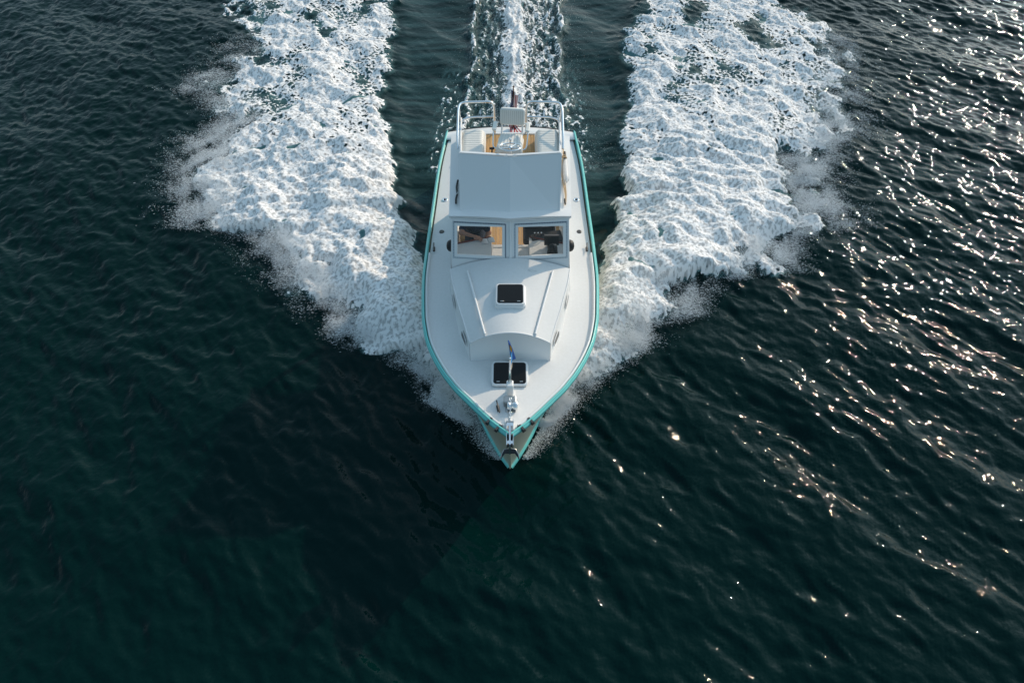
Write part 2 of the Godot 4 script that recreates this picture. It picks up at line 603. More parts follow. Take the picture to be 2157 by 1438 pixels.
func spray() -> void:
	# flung drops and short ligaments of water over the bow waves and along the ragged edges
	var st := S()
	st.set_smooth_group(0)
	var ax := [Vector3(1, 0, 0), Vector3(0, 1, 0), Vector3(-1, 0, 0), Vector3(0, -1, 0)]
	for k in 4:
		tri(st, ax[k], Vector3(0, 0, 1), ax[(k + 1) % 4])
		tri(st, ax[k], ax[(k + 1) % 4], Vector3(0, 0, -1))
	st.generate_normals()
	var mesh := st.commit()
	var tf: Array[Transform3D] = []
	var put := func(p: Vector3, v: Vector3, r: float, long: float) -> void:
		var z := v.normalized()
		var x := z.cross(Vector3.UP)
		if x.length() < 0.01: x = Vector3.RIGHT
		x = x.normalized()
		var b := Basis(x * r, z.cross(x).normalized() * r, z * r * long)
		tf.append(Transform3D(b, p))
	var tries := 0
	while tf.size() < 520000 and tries < 1500000:
		tries += 1
		var sgn := -1.0 if rng.randf() < 0.5 else 1.0
		var d := 6.4 + pow(rng.randf(), 1.2) * 14.0
		var e := edges(d)
		var xo := e[1] if sgn < 0 else e[3]
		var xi := e[0] if sgn < 0 else e[2]
		# mostly near the outer edge, some thrown beyond it
		var x := sgn * (xo + rng.randfn(-0.18, 0.40) * minf(1.0, 0.15 + (d - 6.4) * 0.22))
		if d < 9.5 and rng.randf() < 0.35: x = sgn * lerpf(xi, xo, rng.randf())
		var w := wake(x, d)
		var clump := n_edge.get_noise_2d(x * 2.0 + 70.0, d * 2.0)
		if rng.randf() > smoothstep(-0.45, 0.45, clump) * (1.0 - smoothstep(12.0, 19.0, d) * 0.75): continue
		if absf(x) < 1.62 and d > 7.6 and d < 14.0: continue
		var up := absf(rng.randfn(0.0, 0.20)) * (1.0 - 0.6 * smoothstep(9.0, 17.0, d)) + 0.02
		if w.x < 0.05: up *= 0.5
		var r := 0.0013 + 0.0042 * pow(rng.randf(), 7.0)
		var v := Vector3(sgn * (0.8 + rng.randf() * 0.5), rng.randf() * 0.5 - 0.15, 0.55 + rng.randfn(0.0, 0.25))
		put.call(W(x, maxf(w.y, 0.0) + 0.03 + up, d), v, r, 2.0 + rng.randf() * 4.0)
	# thin sheets peeling off the stem
	for k in 22000:
		var sgn := -1.0 if rng.randf() < 0.4 else 1.0
		var d := 5.75 + rng.randf() * 1.7
		var off := absf(rng.randfn(0.0, 0.20)) * (0.4 + (d - 5.75) * 0.7)
		var x := sgn * (ci(CB, d) + 0.02 + off)
		put.call(W(x, 0.04 + absf(rng.randfn(0.0, 0.07)), d), Vector3(sgn * 1.0, 0.2, 0.7), 0.0015 + 0.004 * pow(rng.randf(), 5.0), 2.0 + rng.randf() * 2.2)
	# the wash behind the transom and beside the quarters
	for k in 45000:
		var d := 13.9 + pow(rng.randf(), 1.5) * 9.0
		var x := rng.randfn(0.10, 0.34) if rng.randf() < 0.55 else rng.randfn(0.45, 0.9)
		var w := wake(x, d)
		put.call(W(x, w.y + 0.03 + absf(rng.randfn(0.0, 0.06)), d), Vector3(rng.randfn(0, 0.3), 0.1, -1), 0.0019 + 0.003 * pow(rng.randf(), 3.0), 1.8 + rng.randf())
	var mm := MultiMesh.new()
	mm.transform_format = MultiMesh.TRANSFORM_3D
	mm.mesh = mesh
	mm.instance_count = tf.size()
	for k in tf.size(): mm.set_instance_transform(k, tf[k])
	var o := MultiMeshInstance3D.new()
	o.name = "spray_droplets"
	o.multimesh = mm
	o.material_override = mat(Color(0.9, 0.92, 0.93), 0.35)
	add_child(o)
	tag(o, "white spray drops flung along the ragged edges of the wake", "spray", "", "stuff")

# ------------------------------------------------------------------ boat
const BD := 9.5
var SH := [[5.2, 0.03], [5.24, 0.07], [5.42, 0.265], [5.65, 0.465], [5.9, 0.665], [6.12, 0.84], [6.29, 0.95], [6.45, 1.05], [6.82, 1.235], [7.21, 1.385], [7.64, 1.485], [7.9, 1.525], [8.84, 1.605], [9.6, 1.615], [10.1, 1.615], [11.0, 1.60], [12.5, 1.573], [13.73, 1.487]]
var HS := [[5.2, 1.62], [5.9, 1.5], [6.8, 1.36], [8.2, 1.2], [10.0, 1.08], [13.75, 1.0]]
var CB := [[5.58, 0.03], [5.8, 0.18], [6.1, 0.345], [6.49, 0.525], [7.2, 0.86], [8.0, 1.12], [9.0, 1.27], [11.0, 1.36], [13.7, 1.34]]
var CH := [[5.58, 0.10], [6.5, 0.20], [7.5, 0.16], [9.0, 0.05], [13.7, -0.06]]
var KH := [[5.6, 0.02], [6.2, -0.25], [7.5, -0.45], [13.7, -0.5]]
var TT := [[6.84, 0.629], [7.2, 0.722], [7.51, 0.812], [7.83, 0.893], [8.13, 0.966], [8.45, 1.02]]
var TB := [[6.79, 0.64], [7.15, 0.752], [7.31, 0.822], [7.83, 0.935], [8.3, 1.02], [8.8, 1.1]]

func B(x, h, d) -> Vector3:
	return Vector3(x, h, BD - d)

func deck_h(x: float, d: float) -> float:
	var b := maxf(ci(SH, d) - 0.08, 0.01)
	return ci(HS, d) - 0.03 + 0.055 * (1.0 - minf(1.0, x * x / (b * b)))

func trunk_h(x: float, d: float) -> float:
	var b := ci(TT, d)
	return lerpf(1.76, 1.80, (d - 6.84) / 1.6) + 0.25 * (1.0 - minf(1.0, x * x / (b * b)))

func hatch(boat_node: Node3D, called: String, xf: Transform3D, w: float, l: float, base_h: float, lift: float, tilt: float) -> void:
	var h := Node3D.new()
	h.name = called
	h.transform = xf
	boat_node.add_child(h, true)
	var st := S()
	pad(st, Transform3D(Basis(), Vector3(0, -0.03, 0)), w + 0.03, l + 0.03, base_h + 0.03, 0.06, 0.012)
	part(h, "coaming", st, MT.white)
	var lid := Transform3D(Basis(Vector3.RIGHT, -tilt), Vector3(0, base_h + lift, 0))
	if lift > 0.005:
		st = S()
		pad(st, Transform3D(Basis(), Vector3(0, base_h + 0.001, 0)), w - 0.05, l - 0.05, lift + 0.01, 0.05, 0.005)
		part(h, "gasket", st, MT.dark)
	st = S()
	pad(st, lid, w, l, 0.04, 0.055, 0.014)
	part(h, "lid_frame", st, MT.white)
	st = S()
	pad(st, lid * Transform3D(Basis(), Vector3(0, 0.036, 0)), w - 0.055, l - 0.055, 0.012, 0.04, 0.004)
	var lens := part(h, "smoked_lens", st, MT.smoke)
	tag(lens, "smoked black acrylic lens", "")
	for s in [-1.0, 1.0]:
		st = S()
		pad(st, lid * Transform3D(Basis(), Vector3(s * (w * 0.5 - 0.10), 0.048, l * 0.5 - 0.06)), 0.05, 0.018, 0.006, 0.006, 0.002)
		part(h, "latch", st, MT.steel)

func cleat(boat_node: Node3D, at: Vector3, turn: float, size: float) -> void:
	var st := S()
	var xf := Transform3D(Basis(Vector3.UP, turn) * size, at)
	var p := []
	for k in 9:
		var t := -1.0 + k * 0.25
		p.append(xf * Vector3(0, 0.055 + 0.012 * t * t, t * 0.11))
	tube(st, p, 0.011 * size, 7)
	for s in [-1.0, 1.0]:
		tube(st, [xf * Vector3(0, 0.0, s * 0.04), xf * Vector3(0, 0.055, s * 0.035)], 0.012 * size, 7)
	pad(st, xf, 0.045, 0.14, 0.008, 0.02, 0.003)
	part(boat_node, "cleat", st, MT.bronze)

func boat() -> void:
	var b := thing("motor_cruiser", "white motor cruiser with aqua rail and beige hull speeding towards the camera", "boat", Vector3(-0.03, 0, -BD))
	var st: SurfaceTool
	# ---- hull
	var n := 64
	for side in [1.0]:
		var rows := []
		var rail_rows := []
		for s in [-1.0, 1.0]:
			rows = []
			rail_rows = []
			var bottom_rows := []
			for i in n + 1:
				var t := pow(float(i) / n, 1.35)
				var ds := lerpf(5.2, 13.75, t)
				var dc := lerpf(5.58, 13.72, t)
				var dk := lerpf(5.62, 13.72, t)
				var top := B(s * (ci(SH, ds) - 0.055), ci(HS, ds) - 0.05, ds)
				var chine := B(s * maxf(ci(CB, dc) - 0.03, 0.004), ci(CH, dc) + 0.03, dc)
				var row := PackedVector3Array()
				for k in 9:
					var u := k / 8.0
					var p := top.lerp(chine, u)
					p.x = lerpf(top.x, chine.x, pow(u, 0.8))     # flare
					row.append(p)
				rows.append(row)
				var o := B(s * (ci(CB, dc) + 0.01), ci(CH, dc) - 0.02, dc)
				rail_rows.append(PackedVector3Array([chine, chine.lerp(o, 0.5) + Vector3(s * 0.008, 0.008, 0), o, o + Vector3(-s * 0.01, -0.03, 0)]))
				bottom_rows.append(PackedVector3Array([o + Vector3(-s * 0.01, -0.03, 0), B(s * ci(CB, dc) * 0.5, lerpf(ci(CH, dc), ci(KH, dk), 0.55), lerpf(dc, dk, 0.5)), B(0, ci(KH, dk), dk)]))
			st = S()
			loft(st, rows)
			part(b, "topside", st, MT.beige)
			st = S()
			loft(st, rail_rows)
			part(b, "spray_rail", st, MT.aqua)
			st = S()
			loft(st, bottom_rows)
			part(b, "hull_bottom", st, MT.aqua)
		st = S()
		var hd := 13.75
		var ring := [B(1.43, 0.95, hd), B(1.29, 0.0, hd - 0.03), B(0, -0.5, hd - 0.03), B(-1.29, 0.0, hd - 0.03), B(-1.43, 0.95, hd)]
		fan(st, ring)
		part(b, "transom", st, MT.beige)
	# stem band
	st = S()
	tube(st, [B(0, 1.55, 5.215), B(0, 0.8, 5.39), B(0, 0.1, 5.585)], 0.02, 8)
	part(b, "stem_band", st, MT.beige)
	# ---- rub rails, toe rails and seams
	for s in [-1.0, 1.0]:
		var prof := [Vector2(-0.052, 0.032), Vector2(-0.050, 0.062), Vector2(-0.035, 0.068), Vector2(-0.024, 0.055), Vector2(-0.022, 0.040), Vector2(-0.008, 0.034), Vector2(0.0, 0.02), Vector2(0.0, -0.02), Vector2(-0.012, -0.04), Vector2(-0.05, -0.06)]
		var rr := []
		var toe := []
		for i in n + 1:
			var d := lerpf(5.2, 13.75, pow(float(i) / n, 1.35))
			var tan := Vector2(ci(SH, d + 0.03) - ci(SH, d - 0.03), 0.06).normalized()
			var out := Vector3(tan.y * s, 0, tan.x)
			if d < 5.22: out = Vector3(0.25 * s, 0, 1).normalized()
			var c := B(s * ci(SH, d), ci(HS, d), d)
			var row := PackedVector3Array()
			for p in prof: row.append(c + out * p.x * 1.05 + Vector3(0, p.y, 0))
			rr.append(row)
			if d < 9.62 and d > 5.3:
				var tr := PackedVector3Array()
				for p in [Vector2(-0.112, -0.03), Vector2(-0.106, 0.035), Vector2(-0.095, 0.048), Vector2(-0.082, 0.048), Vector2(-0.068, 0.03)]: tr.append(c + out * p.x + Vector3(0, p.y, 0))
				toe.append(tr)
		st = S(); loft(st, rr); part(b, "rub_rail", st, MT.aqua)
		st = S(); loft(st, toe); part(b, "toe_rail", st, MT.white)
	# ---- deck
	st = S()
	for s in [-1.0, 1.0]:
		for seg in [[5.24, 8.45, 0.0], [8.45, 9.62, 1.0], [9.62, 13.3, 1.0], [13.3, 13.74, 0.0]]:
			var rows := []
			var m := int((seg[1] - seg[0]) / 0.08) + 1
			for i in m + 1:
				var d: float = lerpf(seg[0], seg[1], float(i) / m)
				var edge := maxf(ci(SH, d) - (0.088 if seg[0] > 9.0 else 0.068), 0.005)
				var row := PackedVector3Array()
				for k in 9:
					var x := lerpf(seg[2], edge, k / 8.0)
					row.append(B(s * x, deck_h(x, d), d))
				rows.append(row)
			loft(st, rows)
	var deck := part(b, "deck", st, MT.deck)
	for s in [-1.0, 1.0]:
		st = S()
		var xf := Transform3D(Basis(), B(s * 1.353, deck_h(1.353, 11.29), 11.29))
		lathe(st, [[0.001, 0.0], [0.062, 0.0], [0.06, 0.012], [0.042, 0.018], [0.03, 0.008], [0.001, 0.006]], xf, 20)
		part(deck, "deck_plate", st, MT.chrome)
		st = S()
		lathe(st, [[0.001, 0.0], [0.024, 0.0], [0.022, 0.022], [0.001, 0.024]], xf, 14)
		part(deck, "plate_key", st, MT.dark)
		st = S()
		xf.origin = B(s * 1.347, deck_h(1.347, 10.27), 10.27)
		lathe(st, [[0.001, 0.0], [0.05, 0.0], [0.048, 0.010], [0.03, 0.013], [0.001, 0.008]], xf, 18)
		part(deck, "filler_cap", st, MT.bronze)
		cleat(b, B(s * 1.46, deck_h(1.46, 9.75), 9.75), s * -0.06, 1.0)
		st = S()
		var vx := Transform3D(Basis(Vector3(0, 0, 1), -s * PI * 0.5), B(s * 1.085, 1.42, 9.46))
		lathe(st, [[0.11, -0.02], [0.112, 0.02], [0.095, 0.06], [0.06, 0.085], [0.001, 0.095]], vx, 20)
		part(b, "side_vent", st, MT.dark)
		st = S()
		box(st, B(s * 1.10, 1.16, 10.85), Vector3(0.03, 0.05, 0.09))
		part(b, "hinge", st, MT.dark)
	# ---- cockpit and cabin sole, lined
	st = S()
	for s in [-1.0, 1.0]:
		var rows := []
		for i in 25:
			var d := lerpf(8.45, 13.3, i / 24.0)
			rows.append(PackedVector3Array([B(s * 1.0, deck_h(1.0, d), d), B(s * 1.0, 0.6, d)]))
		loft(st, rows)
		slab(st, B(s * 1.03, 0.99, 11.12), B(s * 1.09, 0.99, 11.12), B(s * 1.09, 0.99, 13.3), B(s * 1.03, 0.99, 13.3), Vector3(0, 0.16, 0))
	slab(st, B(-1.0, 0.6, 13.3), B(1.0, 0.6, 13.3), B(1.0, 1.05, 13.3), B(-1.0, 1.05, 13.3), Vector3(0, 0, 0.03))
	slab(st, B(-1.0, 0.62, 8.45), B(1.0, 0.62, 8.45), B(1.0, 0.62, 13.3), B(-1.0, 0.62, 13.3), Vector3(0, 0.02, 0))
	part(b, "cockpit_liner", st, MT.white)
	# ---- transom cap
	st = S()
	var cap := []
	for i in 21:
		var x := lerpf(-1.46, 1.46, i / 20.0)
		var dd := 13.72 + 0.22 * (1.0 - x * x / 2.13)
		cap.append(PackedVector3Array([B(x, 1.02, 13.45), B(x, 1.045, 13.47), B(x, 1.05, dd - 0.02), B(x, 1.03, dd), B(x, 0.9, dd)]))
	loft(st, cap)
	part(b, "transom_cap", st, MT.white)
	st = S()
	var tp := []
	for i in 21:
		var x := lerpf(-1.46, 1.46, i / 20.0)
		tp.append(B(x, 1.045, 13.725 + 0.22 * (1.0 - x * x / 2.13)))
	tube(st, tp, 0.014, 6)
	part(b, "transom_edge", st, MT.dark)
	trunk(b)
	house(b)
	flybridge(b)
	foredeck(b)

func trunk(b: Node3D) -> void:
	var st := S()
	var rows := []
	for i in 33:
		var d := lerpf(6.84, 8.46, i / 32.0)
		var w := ci(TT, d)
		var row := PackedVector3Array()
		for k in 25:
			var x := w * sin((k / 24.0 * 2.0 - 1.0) * PI * 0.5)
			row.append(B(x, trunk_h(x, d), d))
		rows.append(row)
	loft(st, rows)
	var top := part(b, "trunk_top", st, MT.deck)
	# walls: sides lean in a little, the front is arched to the top's camber
	st = S()
	for s in [-1.0, 1.0]:
		rows = []
		for i in 33:
			var t := i / 32.0
			var dt := lerpf(6.84, 8.46, t)
			var db := lerpf(6.80, 8.62, t)
			rows.append(PackedVector3Array([B(s * ci(TT, dt), 1.76 + 0.04 * t, dt), B(s * (ci(TT, dt) + 0.004), 1.74 + 0.04 * t, dt), B(s * ci(TB, db), deck_h(ci(TB, db), db) - 0.02, db)]))
		loft(st, rows)
	var fr := []
	for k in 25:
		var x := 0.629 * sin((k / 24.0 * 2.0 - 1.0) * PI * 0.5)
		fr.append(PackedVector3Array([B(x, trunk_h(x, 6.84), 6.84), B(x * 1.015, deck_h(x, 6.80) - 0.02, 6.80)]))
	loft(st, fr)
	part(b, "trunk_wall", st, MT.white)
	# bead round the top edge
	st = S()
	var bead := []
	for i in range(20, -1, -1):
		var d := lerpf(6.84, 8.44, i / 20.0)
		bead.append(B(-ci(TT, d), trunk_h(ci(TT, d), d), d))
	for k in range(1, 24):
		var x := 0.629 * sin((k / 24.0 * 2.0 - 1.0) * PI * 0.5)
		bead.append(B(x, trunk_h(x, 6.84), 6.835))
	for i in 21:
		var d := lerpf(6.84, 8.44, i / 20.0)
		bead.append(B(ci(TT, d), trunk_h(ci(TT, d), d), d))
	tube(st, bead, 0.014, 6)
	part(top, "edge_bead", st, MT.white)
	for s in [-1.0, 1.0]:
		st = S()
		var rail := []
		for i in 13:
			var t := i / 12.0
			var d := lerpf(8.25, 6.86, t)
			var x: float = s * lerpf(0.715, 0.39, t)
			rail.append(B(x, trunk_h(absf(x), d) + 0.03, d))
		tube(st, rail, 0.021, 8)
		for i in [0, 3, 6, 9, 12]:
			tube(st, [rail[i], rail[i] - Vector3(0, 0.045, 0)], 0.019, 6)
		part(b, "handrail", st, MT.white)
		# portlights in the leaning sides
		for pd in [7.12, 7.98]:
			st = S()
			var c0 := B(s * ci(TT, pd - 0.17), 1.77, pd - 0.17)
			var c1 := B(s * ci(TT, pd + 0.17), 1.77, pd + 0.17)
			var e0 := B(s * ci(TB, pd - 0.17), deck_h(ci(TB, pd - 0.17), pd - 0.17), pd - 0.17)
			var e1 := B(s * ci(TB, pd + 0.17), deck_h(ci(TB, pd + 0.17), pd + 0.17), pd + 0.17)
			var ov := []
			var ov2 := []
			var nrm: Vector3 = (c1 - c0).cross(e0 - c0).normalized()
			if nrm.x * s < 0: nrm = -nrm
			for k in 24:
				var g := TAU * k / 24
				var u := 0.5 + 0.42 * signf(cos(g)) * pow(absf(cos(g)), 0.5)
				var v := 0.5 + 0.15 * signf(sin(g)) * pow(absf(sin(g)), 0.5)
				var p := c0.lerp(c1, u).lerp(e0.lerp(e1, u), v)
				ov.append(p + nrm * 0.020)
				ov2.append(c0.lerp(c1, 0.5).lerp(e0.lerp(e1, 0.5), 0.5).lerp(p, 0.86) + nrm * 0.024)
			tube(st, ov, 0.007, 6, true)
			var pl := part(b, "portlight", st, MT.white)
			st = S()
			fan(st, ov2)
			part(pl, "pane", st, MT.smoke)
	var hx := Transform3D(Basis(Vector3.RIGHT, 0.02), B(0.003, 2.035, 7.575))
	hatch(b, "cabin_hatch", hx, 0.465, 0.455, 0.03, 0.0, 0.0)
	# small maker's mark moulded by the windscreen
	st = S()
	for k in 2:
		slab(st, B(0.30, trunk_h(0.3, 8.2) + 0.004, 8.22 - k * 0.03), B(0.45 - k * 0.05, trunk_h(0.43, 8.2) + 0.004, 8.20 - k * 0.03), B(0.45 - k * 0.05, trunk_h(0.43, 8.2) + 0.004, 8.19 - k * 0.03), B(0.30, trunk_h(0.3, 8.2) + 0.004, 8.21 - k * 0.03), Vector3(0, 0.004, 0))
	part(b, "mast_step", st, MT.white)

func house(b: Node3D) -> void:
	var st: SurfaceTool
	# ---- windscreen, two flat panels meeting at a centre post
	for s in [-1.0, 1.0]:
		var A := B(s * 1.0, 1.66, 8.42)
		var Bq := B(0, 1.66, 8.31)
		var C := B(0, 2.67, 8.745)
		var D := B(s * 0.97, 2.63, 8.84)
		var outr := [B(s * 0.973, 1.972, 8.543), B(s * 0.064, 1.981, 8.452), B(s * 0.062, 2.583, 8.704), B(s * 0.948, 2.571, 8.791)]
		var inn := [B(s * 0.898, 2.04, 8.563), B(s * 0.128, 2.054, 8.49), B(s * 0.125, 2.535, 8.69), B(s * 0.88, 2.504, 8.756)]
		var nrm: Vector3 = (inn[1] - inn[0]).cross(inn[3] - inn[0]).normalized()
		if nrm.z < 0: nrm = -nrm
		var wl := [A, Bq, C, D]
		# lay every corner on the same plane
		for arr in [wl, outr, inn]:
			for k in 4: arr[k] = arr[k] - nrm * nrm.dot(arr[k] - inn[0])
		st = S()
		for k in 4: slab(st, wl[k], wl[(k + 1) % 4], inn[(k + 1) % 4], inn[k], -nrm * 0.035)
		var ws := part(b, "windscreen_panel", st, MT.white)
		var mid := []
		var inn2 := []
		var cen: Vector3 = (inn[0] + inn[1] + inn[2] + inn[3]) * 0.25
		for k in 4:
			mid.append(outr[k].lerp(inn[k], 0.42))
			inn2.append(inn[k].lerp(cen, 0.012))
		st = S()
		for k in 4: slab(st, outr[k] + nrm * 0.004, outr[(k + 1) % 4] + nrm * 0.004, mid[(k + 1) % 4] + nrm * 0.004, mid[k] + nrm * 0.004, -nrm * 0.006)
		part(ws, "curtain_band", st, MT.band)
		st = S()
		for k in 4: slab(st, mid[k] + nrm * 0.018, mid[(k + 1) % 4] + nrm * 0.018, inn2[(k + 1) % 4] + nrm * 0.018, inn2[k] + nrm * 0.018, -nrm * 0.040)
		part(ws, "window_frame", st, MT.white)
		st = S()
		slab(st, inn2[0] - nrm * 0.004, inn2[1] - nrm * 0.004, inn2[2] - nrm * 0.004, inn2[3] - nrm * 0.004, -nrm * 0.002)
		part(ws, "pane", st, MT.glass)
		# press studs of the storm curtain, too small to pick apart
		st = S()
		for k in 4:
			var cnt := 20 if k % 2 == 0 else 12
			for q in cnt:
				var p: Vector3 = outr[k].lerp(outr[(k + 1) % 4], (q + 0.5) / cnt).lerp(mid[k].lerp(mid[(k + 1) % 4], (q + 0.5) / cnt), 0.5)
				var big := 0.010 if k == 2 else 0.006
				box(st, p + nrm * 0.006, Vector3(big, big * 1.6, big))
			if k == 2 or (k == 1 and s < 0):
				var p0: Vector3 = outr[k].lerp(mid[k], 0.5) + nrm * 0.005
				var p1: Vector3 = outr[(k + 1) % 4].lerp(mid[(k + 1) % 4], 0.5) + nrm * 0.005
				tube(st, [p0, p1], 0.0045, 5)
		tag(part(ws, "curtain_studs", st, MT.stud), "", "", "", "stuff")
	st = S()
	tube(st, [B(0, 1.95, 8.43), B(0, 2.66, 8.735)], 0.022, 8)
	part(b, "centre_post", st, MT.white)
	# ---- side walls with windows
	for s in [-1.0, 1.0]:
		st = S()
		var P := func(h: float, d: float) -> Vector3:
			var t := (h - 1.1) / 1.55
			return B(s * lerpf(1.075, lerpf(0.965, 1.05, (d - 8.8) / 2.2), t), h, d)
		var th := Vector3(-s * 0.035, 0, 0)
		slab(st, P.call(1.08, 8.55), P.call(1.82, 8.55), P.call(1.82, 11.0), P.call(1.02, 11.0), th)
		slab(st, P.call(2.52, 8.8), P.call(2.64, 8.85), P.call(2.64, 11.0), P.call(2.52, 11.0), th)
		for q in [[8.55, 8.66, 8.86, 8.97], [9.86, 9.94, 9.86, 9.94], [10.9, 11.0, 10.9, 11.0]]:
			slab(st, P.call(1.82, q[0]), P.call(1.82, q[1]), P.call(2.52, q[3]), P.call(2.52, q[2]), th)
		var wall := part(b, "cabin_side", st, MT.white)
		for q in [[8.66, 9.86, 8.97, 9.86], [9.94, 10.9, 9.94, 10.9]]:
			st = S()
			slab(st, P.call(1.82, q[0]) + th * 0.4, P.call(1.82, q[1]) + th * 0.4, P.call(2.52, q[3]) + th * 0.4, P.call(2.52, q[2]) + th * 0.4, th * 0.1)
			part(wall, "pane", st, MT.glass)
	# ---- roof
	st = S()
	var rows := []
	var low := []
	for i in 25:
		var t := i / 24.0
		var row := PackedVector3Array()
		var lr := PackedVector3Array()
		for k in 17:
			var u := k / 16.0 * 2.0 - 1.0
			var d := lerpf(8.67 + 0.13 * absf(u), 11.1, t)
			var w := lerpf(1.0, 1.10, (d - 8.67) / 2.4)
			var h := 2.665 + 0.055 * (1.0 - u * u)
			row.append(B(u * w, h, d))
			lr.append(B(u * w, h - 0.05, d + (0.012 if i == 0 else 0.0)))
		rows.append(row)
		low.append(lr)
	loft(st, rows)
	loft(st, low)
	loft(st, [rows[0], low[0]], false)
	loft(st, [rows[-1], low[-1]], false)
	for k in [0, 16]:
		var a := PackedVector3Array()
		var c := PackedVector3Array()
		for i in 25:
			a.append(rows[i][k]); c.append(low[i][k])
		loft(st, [a, c], false)
	part(b, "cabin_roof", st, MT.white)
	# visor lip under the roof's front edge
	st = S()
	tube(st, [B(-0.985, 2.60, 8.825), B(0, 2.655, 8.70), B(0.985, 2.60, 8.825)], 0.016, 6)
	part(b, "visor_lip", st, MT.white)
	# ---- inside
	for s in [-1.0, 1.0]:
		st = S()
		slab(st, B(s * 0.97, 1.66, 8.5), B(s * 0.34, 1.66, 8.45), B(s * 0.34, 1.66, 9.40), B(s * 0.97, 1.66, 9.22), Vector3(0, 0.02, 0))
		slab(st, B(s * 0.34, 0.66, 8.5), B(s * 0.34, 1.66, 8.5), B(s * 0.34, 1.66, 9.40), B(s * 0.34, 0.66, 9.40), Vector3(s * 0.03, 0, 0))
		slab(st, B(s * 0.34, 0.66, 9.37), B(s * 0.97, 0.66, 9.19), B(s * 0.97, 1.66, 9.19), B(s * 0.34, 1.66, 9.37), Vector3(0, 0, 0.02))
		var ds := part(b, "dash_shelf", st, MT.dash)
		st = S()
		tube(st, [B(s * 0.965, 1.69, 9.22), B(s * 0.35, 1.69, 9.395)], 0.016, 6)
		part(ds, "wood_fiddle", st, MT.mahogany)
	st = S()
	slab(st, B(-0.335, 1.47, 8.5), B(0.335, 1.47, 8.5), B(0.335, 1.47, 9.40), B(-0.335, 1.47, 9.40), Vector3(0, 0.03, 0))
	slab(st, B(-0.335, 0.66, 9.38), B(0.335, 0.66, 9.38), B(0.335, 1.47, 9.38), B(-0.335, 1.47, 9.38), Vector3(0, 0, 0.03))
	box(st, B(0, 1.507, 8.98), Vector3(0.62, 0.012, 0.02))
	box(st, B(0, 1.507, 9.33), Vector3(0.62, 0.012, 0.012))
	part(b, "companionway_hatch", st, MT.white)
	var sole := Node3D.new()
	sole.name = "teak_sole"
	b.add_child(sole)
	var pm := BoxMesh.new()
	pm.size = Vector3(0.052, 0.014, 3.85)
	for k in 36:
		inst(sole, "plank", pm, MT.teak[(k * 7 + k / 3) % 4], Transform3D(Basis(), B(-0.98 + k * 0.056, 0.648, 11.35)))
	# helm: binnacle, plotter, wheel, seat
	st = S()
	lathe(st, [[0.001, 0.0], [0.095, 0.0], [0.1, 0.02], [0.09, 0.05], [0.088, 0.12], [0.078, 0.17], [0.05, 0.20], [0.001, 0.21]], Transform3D(Basis(), B(0.745, 1.68, 8.98)), 20)
	part(b, "compass_binnacle", st, MT.smoke)
	st = S()
	box(st, B(0.73, 1.83, 9.16), Vector3(0.26, 0.18, 0.07), Basis(Vector3.RIGHT, -0.35))
	box(st, B(0.73, 1.72, 9.14), Vector3(0.14, 0.10, 0.08))
	part(b, "chart_plotter", st, MT.smoke)
	st = S()
	box(st, B(0.66, 1.64, 9.40), Vector3(0.56, 0.10, 0.22), Basis(Vector3.UP, 0.25) * Basis(Vector3.RIGHT, 0.3))
	part(b, "instrument_panel", st, MT.charcoal)
	st = S()
	wheel(st, Transform3D(Basis(Vector3.RIGHT, -0.5), B(0.62, 1.80, 9.62)), 0.19, 0.011)
	part(b, "cabin_wheel", st, MT.chrome)
	for k in 3:
		st = S()
		lathe(st, [[0.001, 0], [0.011, 0], [0.008, 0.05], [0.016, 0.055], [0.014, 0.075], [0.001, 0.08]], Transform3D(Basis(Vector3.RIGHT, -0.4), B(0.44 + k * 0.06, 1.70, 9.40)), 10)
		part(b, "control_knob", st, MT.chrome)
	var hs := Node3D.new()
	hs.name = "helm_seat"
	b.add_child(hs)
	st = S()
	pad(st, Transform3D(Basis(), B(0.55, 1.18, 10.0)), 0.62, 0.52, 0.12, 0.08, 0.04)
	part(hs, "seat_cushion", st, MT.charcoal)
	st = S()
	pad(st, Transform3D(Basis(Vector3.RIGHT, 1.35), B(0.55, 1.52, 10.30)), 0.62, 0.6, 0.1, 0.08, 0.04)
	part(hs, "backrest", st, MT.charcoal)
	st = S()
	box(st, B(0.58, 0.92, 10.02), Vector3(0.6, 0.53, 0.5))
	part(hs, "seat_box", st, MT.white)
	var ps := Node3D.new()
	ps.name = "companion_seat"
	b.add_child(ps)
	st = S()
	pad(st, Transform3D(Basis(), B(-0.66, 1.16, 10.08)), 0.60, 0.56, 0.12, 0.08, 0.04)
	part(ps, "seat_cushion", st, MT.tan)
	st = S()
	pad(st, Transform3D(Basis(Vector3.RIGHT, 1.42), B(-0.66, 1.45, 10.42)), 0.62, 0.62, 0.1, 0.08, 0.04)
	part(ps, "backrest", st, MT.tan)
	st = S()
	box(st, B(-0.66, 0.91, 10.1), Vector3(0.58, 0.51, 0.52))
	part(ps, "seat_box", st, MT.white)

func wheel(st: SurfaceTool, xf: Transform3D, r: float, tr: float) -> void:
	var ring := []
	for k in 28: ring.append(xf * Vector3(cos(TAU * k / 28) * r, 0, sin(TAU * k / 28) * r))
	tube(st, ring, tr, 8, true)
	for k in 5:
		var g := TAU * k / 5 + 0.3
		tube(st, [xf * Vector3(cos(g) * 0.02, -0.015, sin(g) * 0.02), xf * Vector3(cos(g) * r, 0, sin(g) * r)], tr * 0.7, 6)
	lathe(st, [[0.001, -0.04], [0.032, -0.035], [0.034, 0.0], [0.022, 0.015], [0.001, 0.018]], xf, 14)

